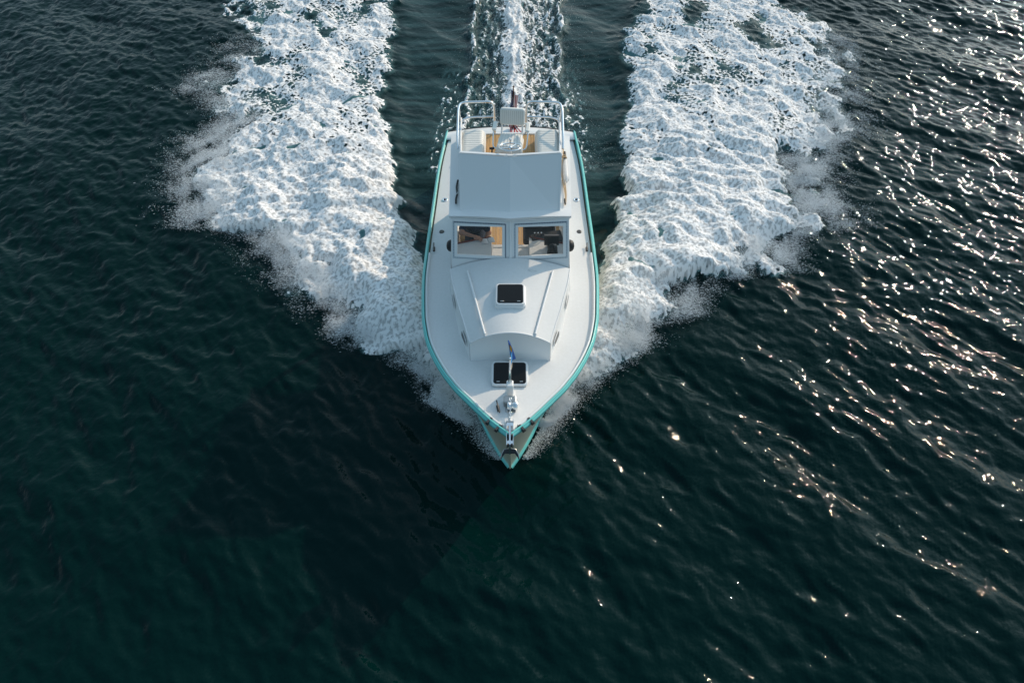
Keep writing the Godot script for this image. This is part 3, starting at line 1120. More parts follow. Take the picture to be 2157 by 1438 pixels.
func flybridge(b: Node3D) -> void:
	var st: SurfaceTool
	var fb := Node3D.new()
	fb.name = "flybridge"
	b.add_child(fb)
	# raked front, two planes with a centre crease
	for s in [-1.0, 1.0]:
		st = S()
		slab(st, B(s * 0.80, 2.64, 8.90), B(0, 2.67, 8.79), B(0, 3.40, 9.39), B(s * 0.81, 3.42, 9.45), Vector3(0, -0.025, -0.03))
		part(fb, "front_panel", st, MT.white)
	st = S()
	slab(st, B(-0.81, 3.42, 9.452), B(0, 3.402, 9.392), B(0, 3.40, 9.44), B(-0.81, 3.42, 9.50), Vector3(0, 0.016, 0))
	slab(st, B(0.81, 3.42, 9.452), B(0, 3.402, 9.392), B(0, 3.40, 9.44), B(0.81, 3.42, 9.50), Vector3(0, 0.016, 0))
	part(fb, "coaming_cap", st, MT.white)
	for s in [-1.0, 1.0]:
		st = S()
		var lowp := []
		var hip := []
		for q in [[8.90, 0.80, 2.66], [9.45, 0.81, 3.42], [9.65, 0.82, 3.22], [9.95, 0.84, 3.11], [10.5, 0.872, 3.09], [11.0, 0.885, 3.09]]:
			hip.append(B(s * q[1], q[2], q[0]))
			lowp.append(B(s * q[1], 2.64, q[0]))
		for i in hip.size() - 1:
			slab(st, lowp[i], lowp[i + 1], hip[i + 1], hip[i], Vector3(s * 0.028, 0, 0))
		part(fb, "side_coaming", st, MT.white)
		st = S()
		tube(st, [hip[1], hip[2], hip[3], hip[4], hip[5]], 0.018, 6)
		part(fb, "side_cap", st, MT.white)
	# teak sole
	st = S()
	box(st, B(0, 2.715, 10.15), Vector3(1.6, 0.03, 1.78))
	part(fb, "caulking", st, MT.seam)
	var sole := Node3D.new()
	sole.name = "sole"
	fb.add_child(sole)
	var pm := BoxMesh.new()
	pm.size = Vector3(0.048, 0.018, 1.72)
	for k in 18:
		inst(sole, "plank", pm, MT.teak[(k * 5 + k / 2) % 4], Transform3D(Basis(), B(-0.451 + k * 0.053, 2.737, 10.15)))
	st = S()
	box(st, B(0, 2.735, 11.045), Vector3(1.72, 0.05, 0.04))
	part(fb, "aft_lip", st, MT.white)
	# bench seats with ribbed vinyl
	for s in [-1.0, 1.0]:
		var bs := Node3D.new()
		bs.name = "bench_seat"
		b.add_child(bs, true)
		st = S()
		box(st, B(s * 0.65, 2.82, 10.12), Vector3(0.42, 0.17, 1.36))
		part(bs, "seat_box", st, MT.white)
		st = S()
		var rows := []
		var ribs := 22
		for i in ribs * 6 + 1:
			var t := float(i) / (ribs * 6)
			var d := lerpf(9.52, 10.74, t)
			var e := minf(t, 1.0 - t) * 1.22
			var rnd := sqrt(clampf(1.0 - pow(1.0 - minf(e / 0.04, 1.0), 2.0), 0.0, 1.0))
			var top := 2.905 + 0.135 * rnd + 0.009 * absf(sin(PI * t * ribs)) * rnd
			var row := PackedVector3Array([B(s * 0.452, 2.90, d)])
			for k in 9:
				var g := k / 8.0
				var ed := minf(g, 1.0 - g) * 0.40
				var rr := sqrt(clampf(1.0 - pow(1.0 - minf(ed / 0.03, 1.0), 2.0), 0.0, 1.0))
				row.append(B(s * lerpf(0.452, 0.855, g), lerpf(2.91, top, 0.6 + 0.4 * rr), d))
			row.append(B(s * 0.855, 2.90, d))
			rows.append(row)
		loft(st, rows)
		part(bs, "ribbed_cushion", st, MT.vinyl)
	# helm chair, turned a little
	var ch := Node3D.new()
	ch.name = "helm_chair"
	ch.transform = Transform3D(Basis(Vector3.UP, -0.10), B(0.0, 2.745, 10.22))
	b.add_child(ch)
	st = S()
	lathe(st, [[0.001, 0], [0.16, 0], [0.15, 0.02], [0.05, 0.03], [0.045, 0.30], [0.08, 0.32], [0.001, 0.33]], Transform3D(), 18)
	part(ch, "pedestal", st, MT.white)
	st = S()
	var srows := []
	for i in 8 * 6 + 1:
		var u := float(i) / 48.0
		var e := minf(u, 1.0 - u) * 0.44
		var rnd := sqrt(clampf(1.0 - pow(1.0 - minf(e / 0.05, 1.0), 2.0), 0.0, 1.0))
		var row := PackedVector3Array()
		for k in 13:
			var g := k / 12.0
			var ed := minf(g, 1.0 - g) * 0.48
			var rr := sqrt(clampf(1.0 - pow(1.0 - minf(ed / 0.06, 1.0), 2.0), 0.0, 1.0))
			row.append(Vector3((u - 0.5) * lerpf(0.40, 0.47, g), 0.33 + 0.09 * rnd * rr + 0.008 * absf(sin(PI * u * 8.0)) * rr, lerpf(-0.22, 0.26, g)))
		srows.append(row)
	loft(st, srows)
	part(ch, "seat_cushion", st, MT.vinyl)
	st = S()
	pad(st, Transform3D(Basis(), Vector3(0, 0.30, 0.02)), 0.44, 0.46, 0.04, 0.06, 0.01)
	part(ch, "seat_pan", st, MT.white)
	st = S()
	var bx := Transform3D(Basis(Vector3.RIGHT, 1.36), Vector3(0, 0.625, -0.41))
	pad(st, bx, 0.43, 0.29, 0.065, 0.05, 0.025, 4)
	var bk := part(ch, "backrest", st, MT.vinyl)
	st = S()
	for k in 11:
		var x := -0.175 + k * 0.035
		tube(st, [bx * Vector3(x, 0.0655, -0.11), bx * Vector3(x, 0.0655, 0.11)], 0.0022, 4)
	tag(part(bk, "rib_seams", st, MT.seam), "", "", "", "stuff")
	for s in [-1.0, 1.0]:
		st = S()
		tube(st, bend([Vector3(s * 0.18, 0.31, -0.16), Vector3(s * 0.18, 0.36, -0.30), Vector3(s * 0.18, 0.67, -0.42)], 0.06), 0.016, 8)
		part(ch, "back_support", st, MT.white)
		st = S()
		tube(st, bend([Vector3(s * 0.20, 0.33, 0.16), Vector3(s * 0.29, 0.33, 0.12), Vector3(s * 0.30, 0.54, -0.08), Vector3(s * 0.24, 0.55, -0.32)], 0.08), 0.012, 8)
		part(ch, "arm_tube", st, MT.rail)
		st = S()
		pad(st, Transform3D(Basis(Vector3.RIGHT, 0.05), Vector3(s * 0.285, 0.55, -0.17)), 0.07, 0.24, 0.035, 0.025, 0.014)
		part(ch, "armrest", st, MT.vinyl)
	# upper wheel on its column
	var wx := Transform3D(Basis(Vector3.RIGHT, -0.26), B(0.0, 3.44, 9.60))
	st = S()
	wheel(st, wx, 0.18, 0.012)
	var uw := part(fb, "upper_wheel", st, MT.chrome)
	st = S()
	lathe(st, [[0.001, 0], [0.012, 0], [0.01, 0.03], [0.022, 0.045], [0.02, 0.065], [0.001, 0.075]], wx * Transform3D(Basis(), Vector3(0.0, 0.01, -0.18)), 12)
	part(uw, "steering_knob", st, MT.chrome)
	st = S()
	tube(st, [wx * Vector3(0, -0.03, 0), B(0, 3.05, 9.52)], 0.02, 8)
	part(fb, "steering_column", st, MT.white)
	st = S()
	box(st, B(0, 3.16, 9.50), Vector3(0.14, 0.20, 0.10))
	part(fb, "steering_pump", st, MT.dark)
	# throttle lever and black tray
	st = S()
	box(st, B(-0.33, 3.17, 9.62), Vector3(0.10, 0.05, 0.12))
	tube(st, [B(-0.31, 3.19, 9.62), B(-0.30, 3.36, 9.66)], 0.012, 7)
	tube(st, [B(-0.34, 3.37, 9.66), B(-0.26, 3.375, 9.66)], 0.02, 8)
	box(st, B(-0.33, 2.95, 9.60), Vector3(0.05, 0.42, 0.05))
	part(fb, "throttle_lever", st, MT.dark)
	st = S()
	box(st, B(0.35, 3.03, 9.62), Vector3(0.22, 0.04, 0.28))
	box(st, B(0.35, 2.88, 9.56), Vector3(0.22, 0.28, 0.06))
	part(fb, "instrument_tray", st, MT.dark)
	# tubular rails at the after corners
	for s in [-1.0, 1.0]:
		var rl := Node3D.new()
		rl.name = "corner_rail"
		b.add_child(rl, true)
		st = S()
		tube(st, bend([B(s * 0.905, 3.06, 10.10), B(s * 0.915, 3.16, 10.28), B(s * 0.915, 3.37, 10.92), B(s * 0.86, 3.385, 11.04), B(s * 0.29, 3.385, 11.06), B(s * 0.285, 2.76, 11.05)], 0.12, 6), 0.021, 10)
		part(rl, "top_rail", st, MT.rail)
		st = S()
		tube(st, bend([B(s * 0.885, 2.95, 10.86), B(s * 0.885, 3.075, 10.98), B(s * 0.70, 3.085, 11.05), B(s * 0.29, 3.085, 11.06)], 0.10, 6), 0.017, 8)
		part(rl, "mid_rail", st, MT.rail)
		st = S()
		tube(st, [B(s * 0.885, 2.75, 10.88), B(s * 0.905, 3.36, 10.90)], 0.019, 8)
		part(rl, "stanchion", st, MT.rail)

func foredeck(b: Node3D) -> void:
	var st: SurfaceTool
	hatch(b, "fore_hatch", Transform3D(Basis(Vector3.RIGHT, 0.13), B(-0.005, 1.435, 6.43)), 0.555, 0.44, 0.035, 0.035, 0.05)
	st = S()
	box(st, B(-0.02, 1.455, 6.16), Vector3(0.36, 0.012, 0.014))
	part(b, "hatch_hinge", st, MT.dark)
	# sampson post carrying the jack staff
	st = S()
	pad(st, Transform3D(Basis(), B(0.0, 1.48, 6.07)), 0.105, 0.12, 0.27, 0.02, 0.015)
	var post := part(b, "sampson_post", st, MT.white)
	st = S()
	lathe(st, [[0.03, 1.745], [0.03, 1.765], [0.016, 1.775], [0.014, 2.26], [0.020, 2.27], [0.016, 2.31], [0.001, 2.315]], Transform3D(Basis(), B(0.0, 0, 6.105)), 12)
	part(post, "jack_staff", st, MT.chrome)
	# windlass
	var wl := Node3D.new()
	wl.name = "windlass"
	wl.transform = Transform3D(Basis(), B(0.008, deck_h(0, 5.78) - 0.002, 5.78))
	b.add_child(wl)
	st = S()
	pad(st, Transform3D(Basis(), Vector3(-0.01, 0, -0.07)), 0.19, 0.12, 0.115, 0.02, 0.015)
	part(wl, "gear_case", st, MT.steel)
	st = S()
	var ax := Basis(Vector3(0, 0, 1), PI * 0.5)
	lathe(st, [[0.001, -0.095], [0.055, -0.095], [0.065, -0.085], [0.065, -0.03], [0.05, -0.02], [0.05, 0.02], [0.065, 0.03], [0.065, 0.055], [0.001, 0.06]], Transform3D(ax, Vector3(0.01, 0.085, 0.03)), 24)
	part(wl, "drum", st, MT.chrome)
	st = S()
	pad(st, Transform3D(Basis(), Vector3(0, 0, 0.02)), 0.16, 0.2, 0.02, 0.03, 0.008)
	part(wl, "base_plate", st, MT.steel)
	cleat(b, B(-0.175, deck_h(0.17, 5.75), 5.75), 0.22, 1.0)
	# chocks let into the rail each side of the stem
	for s in [-1.0, 1.0]:
		for q in [[5.50, 0.30], [5.36, 0.17]]:
			st = S()
			var yaw: float = s * 0.72
			var at := B(s * (q[1] - 0.0), ci(HS, q[0]) + 0.045, q[0])
			box(st, at, Vector3(0.035, 0.035, 0.11), Basis(Vector3.UP, yaw))
			box(st, at - Vector3(0, 0.02, 0), Vector3(0.055, 0.02, 0.13), Basis(Vector3.UP, yaw))
			part(b, "bow_chock", st, MT.bronze)
	# bow roller
	var br := Node3D.new()
	br.name = "bow_roller"
	b.add_child(br)
	for s in [-1.0, 1.0]:
		st = S()
		slab(st, B(s * 0.045, 1.60, 5.50), B(s * 0.045, 1.60, 5.02), B(s * 0.045, 1.68, 5.05), B(s * 0.045, 1.66, 5.50), Vector3(s * 0.006, 0, 0))
		part(br, "cheek_plate", st, MT.chrome)
	st = S()
	slab(st, B(-0.044, 1.60, 5.50), B(0.044, 1.60, 5.50), B(0.044, 1.60, 5.10), B(-0.044, 1.60, 5.10), Vector3(0, 0.006, 0))
	part(br, "channel", st, MT.chrome)
	for q in [[5.22, 1.645], [5.07, 1.635]]:
		st = S()
		lathe(st, [[0.001, -0.04], [0.032, -0.04], [0.018, 0.0], [0.032, 0.04], [0.001, 0.04]], Transform3D(ax, B(0, q[1], q[0])), 14)
		part(br, "roller", st, MT.dark)
	for q in [5.44, 5.30]:
		st = S()
		box(st, B(0, 1.675, q), Vector3(0.11, 0.012, 0.02))
		part(br, "keeper_pin", st, MT.steel)

# ------------------------------------------------------------------ loose gear
func gear() -> void:
	var st: SurfaceTool
	# anchor stowed on the roller, with its chain
	var an := thing("anchor", "polished plough anchor hanging from the bow roller on its chain", "anchor", Vector3(-0.03, 1.4, -5.1))
	var A := func(x: float, h: float, d: float) -> Vector3: return Vector3(x, h - 1.4, 5.1 - d)
	st = S()
	slab(st, A.call(-0.011, 1.655, 5.42), A.call(-0.011, 1.685, 5.42), A.call(-0.011, 1.675, 5.06), A.call(-0.011, 1.62, 5.04), Vector3(0.022, 0, 0))
	slab(st, A.call(-0.011, 1.675, 5.06), A.call(-0.011, 1.62, 5.10), A.call(-0.011, 1.48, 5.05), A.call(-0.011, 1.49, 5.01), Vector3(0.022, 0, 0))
	part(an, "shank", st, MT.chrome)
	for s in [-1.0, 1.0]:
		st = S()
		var top := [A.call(0, 1.50, 5.10), A.call(s * 0.08, 1.505, 5.085), A.call(s * 0.118, 1.475, 5.03), A.call(s * 0.132, 1.43, 4.985)]
		var bot := [A.call(0, 1.47, 5.035), A.call(s * 0.07, 1.475, 5.035), A.call(s * 0.102, 1.45, 5.0), A.call(s * 0.128, 1.415, 4.97)]
		for k in 3: slab(st, top[k], top[k + 1], bot[k + 1], bot[k], Vector3(0, -0.012, -0.004))
		part(an, "fluke", st, MT.anchor)
		st = S()
		tube(st, [top[0], top[1], top[2], top[3]], 0.008, 6)
		part(an, "fluke_rim", st, MT.steel)
	var chain := Node3D.new()
	chain.name = "chain"
	an.add_child(chain)
	st = S()
	var ring := []
	for k in 12: ring.append(Vector3(cos(TAU * k / 12) * 0.013, 0, sin(TAU * k / 12) * 0.024))
	tube(st, ring, 0.005, 6, true)
	st.generate_normals()
	var link := st.commit()
	var path := [A.call(0.005, 1.70, 5.84), A.call(0.005, 1.70, 5.74), A.call(0.005, 1.66, 5.66), A.call(0.0, 1.665, 5.43)]
	var total := 0.0
	for k in 3: total += path[k].distance_to(path[k + 1])
	var cnt := int(total / 0.037)
	for k in cnt:
		var q := (k + 0.5) * total / cnt
		var i := 0
		while q > path[i].distance_to(path[i + 1]):
			q -= path[i].distance_to(path[i + 1])
			i += 1
		var dir: Vector3 = (path[i + 1] - path[i]).normalized()
		var bs := Basis.looking_at(dir, Vector3.UP) * Basis(Vector3(0, 0, 1), PI * 0.5 * (k % 2))
		inst(chain, "link", link, MT.chrome, Transform3D(bs, path[i] + dir * q))
	# flag on the jack staff, streaming aft
	var fl := thing("bow_pennant", "small blue and yellow flag streaming from the staff on the foredeck", "flag", Vector3(-0.03, 2.05, -6.105))
	flag(fl, func(u: float, v: float) -> Vector3:
		var sag := 0.10 * u * u
		return Vector3(0.012 + 0.05 * sin(u * 5.5 + v * 1.3) * u + 0.05 * v * u, 0.24 - v * 0.30 - sag + 0.03 * u * sin(v * 4.0), -0.015 - u * (0.42 - 0.10 * v)), pennant_image(), 16)
	# ensign on its staff at the transom
	var es := thing("ensign", "limp striped flag with white stars on blue hanging from the stern staff", "flag", Vector3(0.0, 1.0, -13.85))
	st = S()
	tube(st, [Vector3(0.015, 0.03, 0.05), Vector3(0.035, 1.0, -0.10)], 0.015, 8, false, 0.011)
	lathe(st, [[0.001, -0.02], [0.02, -0.01], [0.024, 0.01], [0.001, 0.03]], Transform3D(Basis(), Vector3(0.036, 1.02, -0.105)), 10)
	part(es, "staff", st, MT.staff)
	flag(es, func(u: float, v: float) -> Vector3:
		# u along the fly, v down the hoist; the limp cloth hangs in folds and spreads over the transom
		var fold := 0.028 * sin(u * 11.0 + v * 7.0) + 0.02 * sin(v * 15.0 + u * 3.0)
		var t := smoothstep(0.35, 0.8, u)
		var x := lerpf(0.03, -0.02, minf(u * 2.5, 1.0)) + (v - 0.35) * lerpf(0.14, 0.46, t) + fold * (0.4 + u) + 0.09 * t
		var fall := 0.97 - 0.12 * v - u * 1.55
		return Vector3(x, maxf(fall, 0.072), -0.085 + 0.05 * v + u * 0.06 + 0.03 * cos(u * 9.0 + v * 8.0) + maxf(0.0, 0.072 - fall) * 1.15), ensign_image(), 28)
	# fender and lines lashed along the roof edge
	var fe := thing("fender", "grey inflatable fender lying along the starboard edge of the cabin roof", "fender", Vector3(0.92, 2.70, -10.1))
	var FX := Transform3D(Basis(Vector3(0, 0, 1), 0.0), Vector3.ZERO)
	st = S()
	var lay := Basis(Vector3.RIGHT, PI * 0.5)
	lathe(st, [[0.012, -0.40], [0.03, -0.36], [0.045, -0.30], [0.048, 0.25], [0.045, 0.36], [0.02, 0.40], [0.012, 0.43]], Transform3D(lay, Vector3(0.015, 0.048, 0.08)), 16)
	part(fe, "body", st, MT.fender)
	st = S()
	lathe(st, [[0.02, -0.03], [0.022, 0.0], [0.02, 0.14], [0.01, 0.15]], Transform3D(lay, Vector3(0.015, 0.10, -0.26)), 10)
	part(fe, "valve_cap", st, MT.dark)
	var rp := thing("dock_line", "tan rope tied over the grey fender on the roof edge", "rope", Vector3(0.90, 2.70, -9.5))
	st = S()
	tube(st, smooth_path([Vector3(0.03, 0.015, -1.15), Vector3(0.02, 0.03, -1.0), Vector3(0.0, 0.12, -0.72), Vector3(-0.035, 0.05, -0.55), Vector3(-0.03, 0.02, -0.2), Vector3(-0.01, 0.015, 0.05), Vector3(0.0, 0.015, 0.25), Vector3(-0.02, 0.015, 0.43), Vector3(-0.012, 0.015, 0.45), Vector3(0.012, 0.015, 0.2), Vector3(0.005, 0.02, -0.1)]), 0.011, 7)
	part(rp, "strand", st, MT.rope)
	st = S()
	tube(st, smooth_path([Vector3(-0.03, 0.06, -0.78), Vector3(0.02, 0.13, -0.75), Vector3(0.06, 0.08, -0.74), Vector3(0.03, 0.13, -0.70), Vector3(-0.02, 0.11, -0.70)]), 0.013, 7)
	part(rp, "knot", st, MT.rope)
	st = S()
	tube(st, [Vector3(-0.02, 0.02, 0.33), Vector3(-0.016, 0.02, 0.46)], 0.016, 7)
	part(rp, "whipped_end", st, MT.dark)
	var r2 := thing("black_line", "black rope lying along the port edge of the cabin roof", "rope", Vector3(-0.93, 2.70, -9.4))
	st = S()
	tube(st, smooth_path([Vector3(0.0, 0.02, -0.28), Vector3(-0.012, 0.02, -0.1), Vector3(0.006, 0.02, 0.08), Vector3(-0.006, 0.02, 0.22), Vector3(0.0, 0.02, 0.34)]), 0.017, 7)
	part(r2, "strand", st, MT.dark)
	st = S()
	tube(st, smooth_path([Vector3(0.03, 0.016, -0.26), Vector3(0.045, 0.016, -0.05), Vector3(0.02, 0.03, 0.05), Vector3(0.0, 0.035, 0.12)]), 0.009, 6)
	part(r2, "bight", st, MT.fender)

func flag(parent: Node3D, f: Callable, im: Image, n: int) -> void:
	var st := SurfaceTool.new()
	st.begin(Mesh.PRIMITIVE_TRIANGLES)
	st.set_smooth_group(0)
	var m := 14
	for off in [0.0, 0.0025]:
		for i in n:
			for j in m:
				var q := [Vector2(i, j), Vector2(i + 1, j), Vector2(i + 1, j + 1), Vector2(i, j), Vector2(i + 1, j + 1), Vector2(i, j + 1)]
				if off > 0: q.reverse()
				for p in q:
					var uv := Vector2(p.x / n, p.y / m)
					st.set_uv(uv)
					st.add_vertex(f.call(uv.x, uv.y) + Vector3(off, off * 1.1, -off * 0.8))
	var mt := mat(Color(1, 1, 1), 0.85)
	mt.albedo_texture = ImageTexture.create_from_image(im)
	mt.backlight_enabled = true
	mt.backlight = Color(0.35, 0.35, 0.35)
	part(parent, "cloth", st, mt)

func pennant_image() -> Image:
	var im := Image.create(128, 96, false, Image.FORMAT_RGB8)
	im.fill(Color(0.25, 0.58, 0.82))
	im.fill_rect(Rect2i(44, 0, 40, 30), Color(0.93, 0.66, 0.12))
	im.fill_rect(Rect2i(84, 0, 44, 96), Color(0.08, 0.28, 0.55))
	im.fill_rect(Rect2i(0, 60, 84, 36), Color(0.72, 0.68, 0.62))
	return im

func ensign_image() -> Image:
	var im := Image.create(260, 182, false, Image.FORMAT_RGB8)
	for k in 13:
		im.fill_rect(Rect2i(0, k * 14, 260, 14), Color(0.70, 0.07, 0.16) if k % 2 == 0 else Color(0.93, 0.92, 0.90))
	im.fill_rect(Rect2i(0, 0, 104, 98), Color(0.05, 0.10, 0.30))
	for r in 9:
		for c in 11:
			if (r + c) % 2 == 0:
				var ox := 5 + c * 9
				var oy := 6 + r * 10
				for y in 9:
					for x in 9:
						var v := Vector2(x - 4, y - 4)
						var a := atan2(v.x, -v.y)
						var lim := 1.9 + 2.4 * pow(absf(cos(a * 2.5)), 3.0)
						if v.length() <= lim: im.set_pixel(ox + x - 1, oy + y - 2, Color(0.95, 0.95, 0.95))
	return im

# ------------------------------------------------------------------ the person at the companion seat
func blob(bones: Array, cell: float, k: float, st: SurfaceTool) -> void:
	var lo := Vector3(1e9, 1e9, 1e9)
	var hi := -lo
	for q in bones:
		var r := maxf(q[1], q[3]) + 3.0 * cell
		for p in [q[0], q[2]]:
			lo = lo.min(p - Vector3(r, r, r))
			hi = hi.max(p + Vector3(r, r, r))
	var n := Vector3i(((hi - lo) / cell).ceil()) + Vector3i(2, 2, 2)
	var f := PackedFloat32Array()
	f.resize(n.x * n.y * n.z)
	f.fill(1.0)
	for q in bones:
		var a: Vector3 = q[0]
		var c: Vector3 = q[2]
		var ra: float = q[1]
		var rc: float = q[3]
		var rad := Vector3.ONE * (maxf(ra, rc) + k + 2.0 * cell)
		var i0 := Vector3i(((a.min(c) - rad - lo) / cell).floor()).clamp(Vector3i.ZERO, n - Vector3i.ONE)
		var i1 := Vector3i(((a.max(c) + rad - lo) / cell).ceil()).clamp(Vector3i.ZERO, n - Vector3i.ONE)
		var ac := c - a
		var l2 := maxf(ac.length_squared(), 1e-8)
		for z in range(i0.z, i1.z + 1):
			for y in range(i0.y, i1.y + 1):
				for x in range(i0.x, i1.x + 1):
					var p := lo + Vector3(x, y, z) * cell
					var t := clampf((p - a).dot(ac) / l2, 0.0, 1.0)
					var dd := p.distance_to(a + ac * t) - lerpf(ra, rc, t)
					var id := (z * n.y + y) * n.x + x
					var o := f[id]
					var h := maxf(k - absf(o - dd), 0.0) / k
					f[id] = minf(o, dd) - h * h * k * 0.25
	# surface nets
	var vid := PackedInt32Array()
	vid.resize(f.size())
	vid.fill(-1)
	var vs := PackedVector3Array()
	var sx := 1
	var sy := n.x
	var sz := n.x * n.y
	var offs := [0, sx, sy, sx + sy, sz, sx + sz, sy + sz, sx + sy + sz]
	var oc := [Vector3(0, 0, 0), Vector3(1, 0, 0), Vector3(0, 1, 0), Vector3(1, 1, 0), Vector3(0, 0, 1), Vector3(1, 0, 1), Vector3(0, 1, 1), Vector3(1, 1, 1)]
	var ed := [[0, 1], [2, 3], [4, 5], [6, 7], [0, 2], [1, 3], [4, 6], [5, 7], [0, 4], [1, 5], [2, 6], [3, 7]]
	for z in n.z - 1:
		for y in n.y - 1:
			for x in n.x - 1:
				var id := z * sz + y * sy + x
				var s0 := f[id] < 0.0
				var mixed := false
				for q in range(1, 8):
					if (f[id + offs[q]] < 0.0) != s0:
						mixed = true
						break
				if not mixed: continue
				var sum := Vector3.ZERO
				var cn := 0
				for e in ed:
					var fa := f[id + offs[e[0]]]
					var fb := f[id + offs[e[1]]]
					if (fa < 0.0) != (fb < 0.0):
						sum += (oc[e[0]] as Vector3).lerp(oc[e[1]], fa / (fa - fb))
						cn += 1
				vid[id] = vs.size()
				vs.append(lo + (Vector3(x, y, z) + sum / cn) * cell)
	st.set_smooth_group(0)
	for z in range(1, n.z - 1):
		for y in range(1, n.y - 1):
			for x in range(1, n.x - 1):
				var id := z * sz + y * sy + x
				var ins := f[id] < 0.0
				for w in [[sx, sy, sz], [sy, sz, sx], [sz, sx, sy]]:
					if (f[id + w[0]] < 0.0) != ins:
						var q := [vid[id], vid[id - w[1]], vid[id - w[1] - w[2]], vid[id - w[2]]]
						if not ins: q.reverse()
						if q.min() >= 0: quad(st, vs[q[0]], vs[q[1]], vs[q[2]], vs[q[3]])
	st.set_smooth_group(-1)

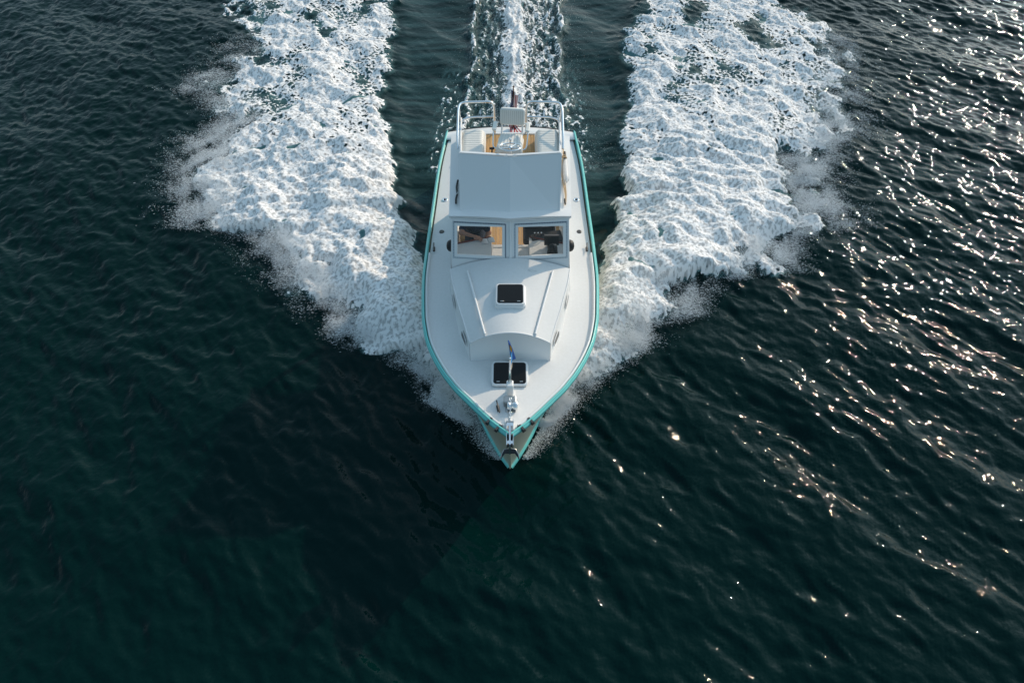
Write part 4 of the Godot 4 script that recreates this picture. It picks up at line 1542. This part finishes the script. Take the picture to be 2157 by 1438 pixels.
func person() -> void:
	var pe := thing("person", "person in a navy shirt seated behind the windscreen, forearm resting on the dash", "person", Vector3(-0.69, 1.28, -10.05))
	var Q := func(x: float, h: float, d: float) -> Vector3: return Vector3(x + 0.66, h - 1.28, 10.05 - d)
	var hip_l: Vector3 = Q.call(-0.76, 1.38, 10.0)
	var hip_r: Vector3 = Q.call(-0.56, 1.38, 10.0)
	var chest: Vector3 = Q.call(-0.66, 1.70, 9.72)
	var neck: Vector3 = Q.call(-0.66, 1.87, 9.62)
	var sh_l: Vector3 = Q.call(-0.84, 1.80, 9.68)
	var sh_r: Vector3 = Q.call(-0.48, 1.80, 9.68)
	var el_l: Vector3 = Q.call(-0.885, 1.735, 9.46)
	var el_r: Vector3 = Q.call(-0.40, 1.56, 9.66)
	var wr_l: Vector3 = Q.call(-0.65, 1.735, 9.36)
	var wr_r: Vector3 = Q.call(-0.47, 1.50, 9.52)
	var kn_l: Vector3 = Q.call(-0.78, 1.32, 9.62)
	var kn_r: Vector3 = Q.call(-0.54, 1.32, 9.62)
	var an_l: Vector3 = Q.call(-0.78, 0.76, 9.72)
	var an_r: Vector3 = Q.call(-0.54, 0.76, 9.72)
	var head: Vector3 = Q.call(-0.66, 2.03, 9.54)
	var st := S()
	blob([[hip_l, 0.10, hip_r, 0.10], [hip_l.lerp(hip_r, 0.5), 0.12, chest, 0.125], [chest + Vector3(-0.08, 0.02, 0), 0.10, chest + Vector3(0.08, 0.02, 0), 0.10], [chest, 0.09, neck, 0.055],
		[neck, 0.055, head, 0.06], [sh_l, 0.062, chest, 0.08], [sh_r, 0.062, chest, 0.08], [sh_l, 0.056, el_l, 0.043], [el_l, 0.044, wr_l, 0.028], [sh_r, 0.056, el_r, 0.043], [el_r, 0.044, wr_r, 0.028],
		[hip_l, 0.085, kn_l, 0.06], [hip_r, 0.085, kn_r, 0.06], [kn_l, 0.058, an_l, 0.038], [kn_r, 0.058, an_r, 0.038]], 0.018, 0.04, st)
	# head with face
	var hb := []
	hb.append([head + Vector3(0, 0.03, -0.015), 0.088, head + Vector3(0, 0.02, 0.025), 0.078])
	hb.append([head + Vector3(0, -0.05, 0.03), 0.05, head + Vector3(0, -0.075, 0.06), 0.032])
	hb.append([head + Vector3(0, 0.02, 0.10), 0.010, head + Vector3(0, -0.025, 0.118), 0.014])
	hb.append([head + Vector3(-0.022, -0.055, 0.088), 0.010, head + Vector3(0.022, -0.055, 0.088), 0.010])
	for s in [-1.0, 1.0]:
		hb.append([head + Vector3(s * 0.036, 0.022, 0.078), 0.016, head + Vector3(s * 0.034, 0.022, 0.080), 0.016])
		hb.append([head + Vector3(s * 0.09, 0.03, 0.0), 0.014, head + Vector3(s * 0.088, -0.03, 0.01), 0.011])
	blob(hb, 0.008, 0.02, st)
	# hands: palm, four fingers and a thumb on each
	for q in [[wr_l, Vector3(0.86, 0.02, 0.50), Vector3(-0.5, 0, 0.86)], [wr_r, Vector3(-0.55, -0.55, 0.45), Vector3(0.6, 0, 0.75)]]:
		var w: Vector3 = q[0]
		var fw: Vector3 = (q[1] as Vector3).normalized()
		var sd: Vector3 = (q[2] as Vector3).normalized()
		var dn := Vector3(0, -1, 0)
		var hand := [[w - fw * 0.02, 0.026, w + fw * 0.03, 0.026]]
		var lens := [0.075, 0.085, 0.08, 0.062]
		for k in 4:
			var off := sd * (0.033 - k * 0.022)
			var kn := w + fw * 0.088 + off
			hand.append([w + fw * 0.02 + off * 0.7, 0.016, kn, 0.0115])
			var m1: Vector3 = kn + fw * lens[k] * 0.52 + dn * 0.006
			hand.append([kn, 0.0100, m1, 0.0090])
			hand.append([m1, 0.0090, m1 + fw * lens[k] * 0.42 + dn * 0.022, 0.0075])
		var tb := w + fw * 0.035 + sd * 0.035
		hand.append([w + fw * 0.02 + sd * 0.015, 0.016, tb + sd * 0.012, 0.013])
		hand.append([tb + sd * 0.012, 0.0115, tb + fw * 0.045 + sd * 0.022 + dn * 0.01, 0.0085])
		blob(hand, 0.0045, 0.008, st)
	part(pe, "body", st, MT.skin)
	st = S()
	blob([[hip_l.lerp(hip_r, 0.5) + Vector3(0, 0.02, 0), 0.14, chest, 0.142], [chest + Vector3(-0.08, 0.02, 0), 0.115, chest + Vector3(0.08, 0.02, 0), 0.115], [sh_l, 0.074, chest, 0.095], [sh_r, 0.074, chest, 0.095],
		[sh_l, 0.072, sh_l.lerp(el_l, 0.62), 0.066], [sh_r, 0.072, sh_r.lerp(el_r, 0.62), 0.066], [chest, 0.10, neck - Vector3(0, 0.04, 0), 0.072]], 0.018, 0.04, st)
	part(pe, "shirt", st, MT.navy)
	st = S()
	blob([[hip_l, 0.115, hip_r, 0.115], [hip_l, 0.10, kn_l, 0.075], [hip_r, 0.10, kn_r, 0.075], [kn_l, 0.073, an_l, 0.056], [kn_r, 0.073, an_r, 0.056]], 0.02, 0.03, st)
	part(pe, "trousers", st, MT.denim)
	st = S()
	for a in [an_l, an_r]:
		pad(st, Transform3D(Basis(), a + Vector3(0, -0.10, 0.06)), 0.10, 0.28, 0.09, 0.045, 0.04)
	part(pe, "shoes", st, MT.charcoal)
	st = S()
	blob([[head + Vector3(0, 0.05, -0.025), 0.092, head + Vector3(0, 0.055, 0.015), 0.084], [head + Vector3(0, -0.01, -0.06), 0.06, head + Vector3(0, 0.04, -0.05), 0.075]], 0.010, 0.02, st)
	part(pe, "hair", st, MT.hair)
	# notebook under the hand
	var nb := thing("notebook", "open white notebook lying on the port dash under the hand", "notebook", Vector3(-0.44, 1.683, -9.31))
	st = S()
	var rot := Basis(Vector3.UP, 0.28)
	for s in [-1.0, 1.0]:
		var rows := []
		for k in 7:
			var u := k / 6.0
			var y := 0.004 + 0.010 * sin(u * PI)
			rows.append(PackedVector3Array([rot * Vector3(s * u * 0.12, y, -0.055), rot * Vector3(s * u * 0.12, y, 0.075)]))
		loft(st, rows)
		slab(st, rot * Vector3(0, 0, -0.055), rot * Vector3(s * 0.122, 0, -0.055), rot * Vector3(s * 0.122, 0, 0.076), rot * Vector3(0, 0, 0.076), Vector3(0, 0.003, 0))
	part(nb, "pages", st, MT.paper)
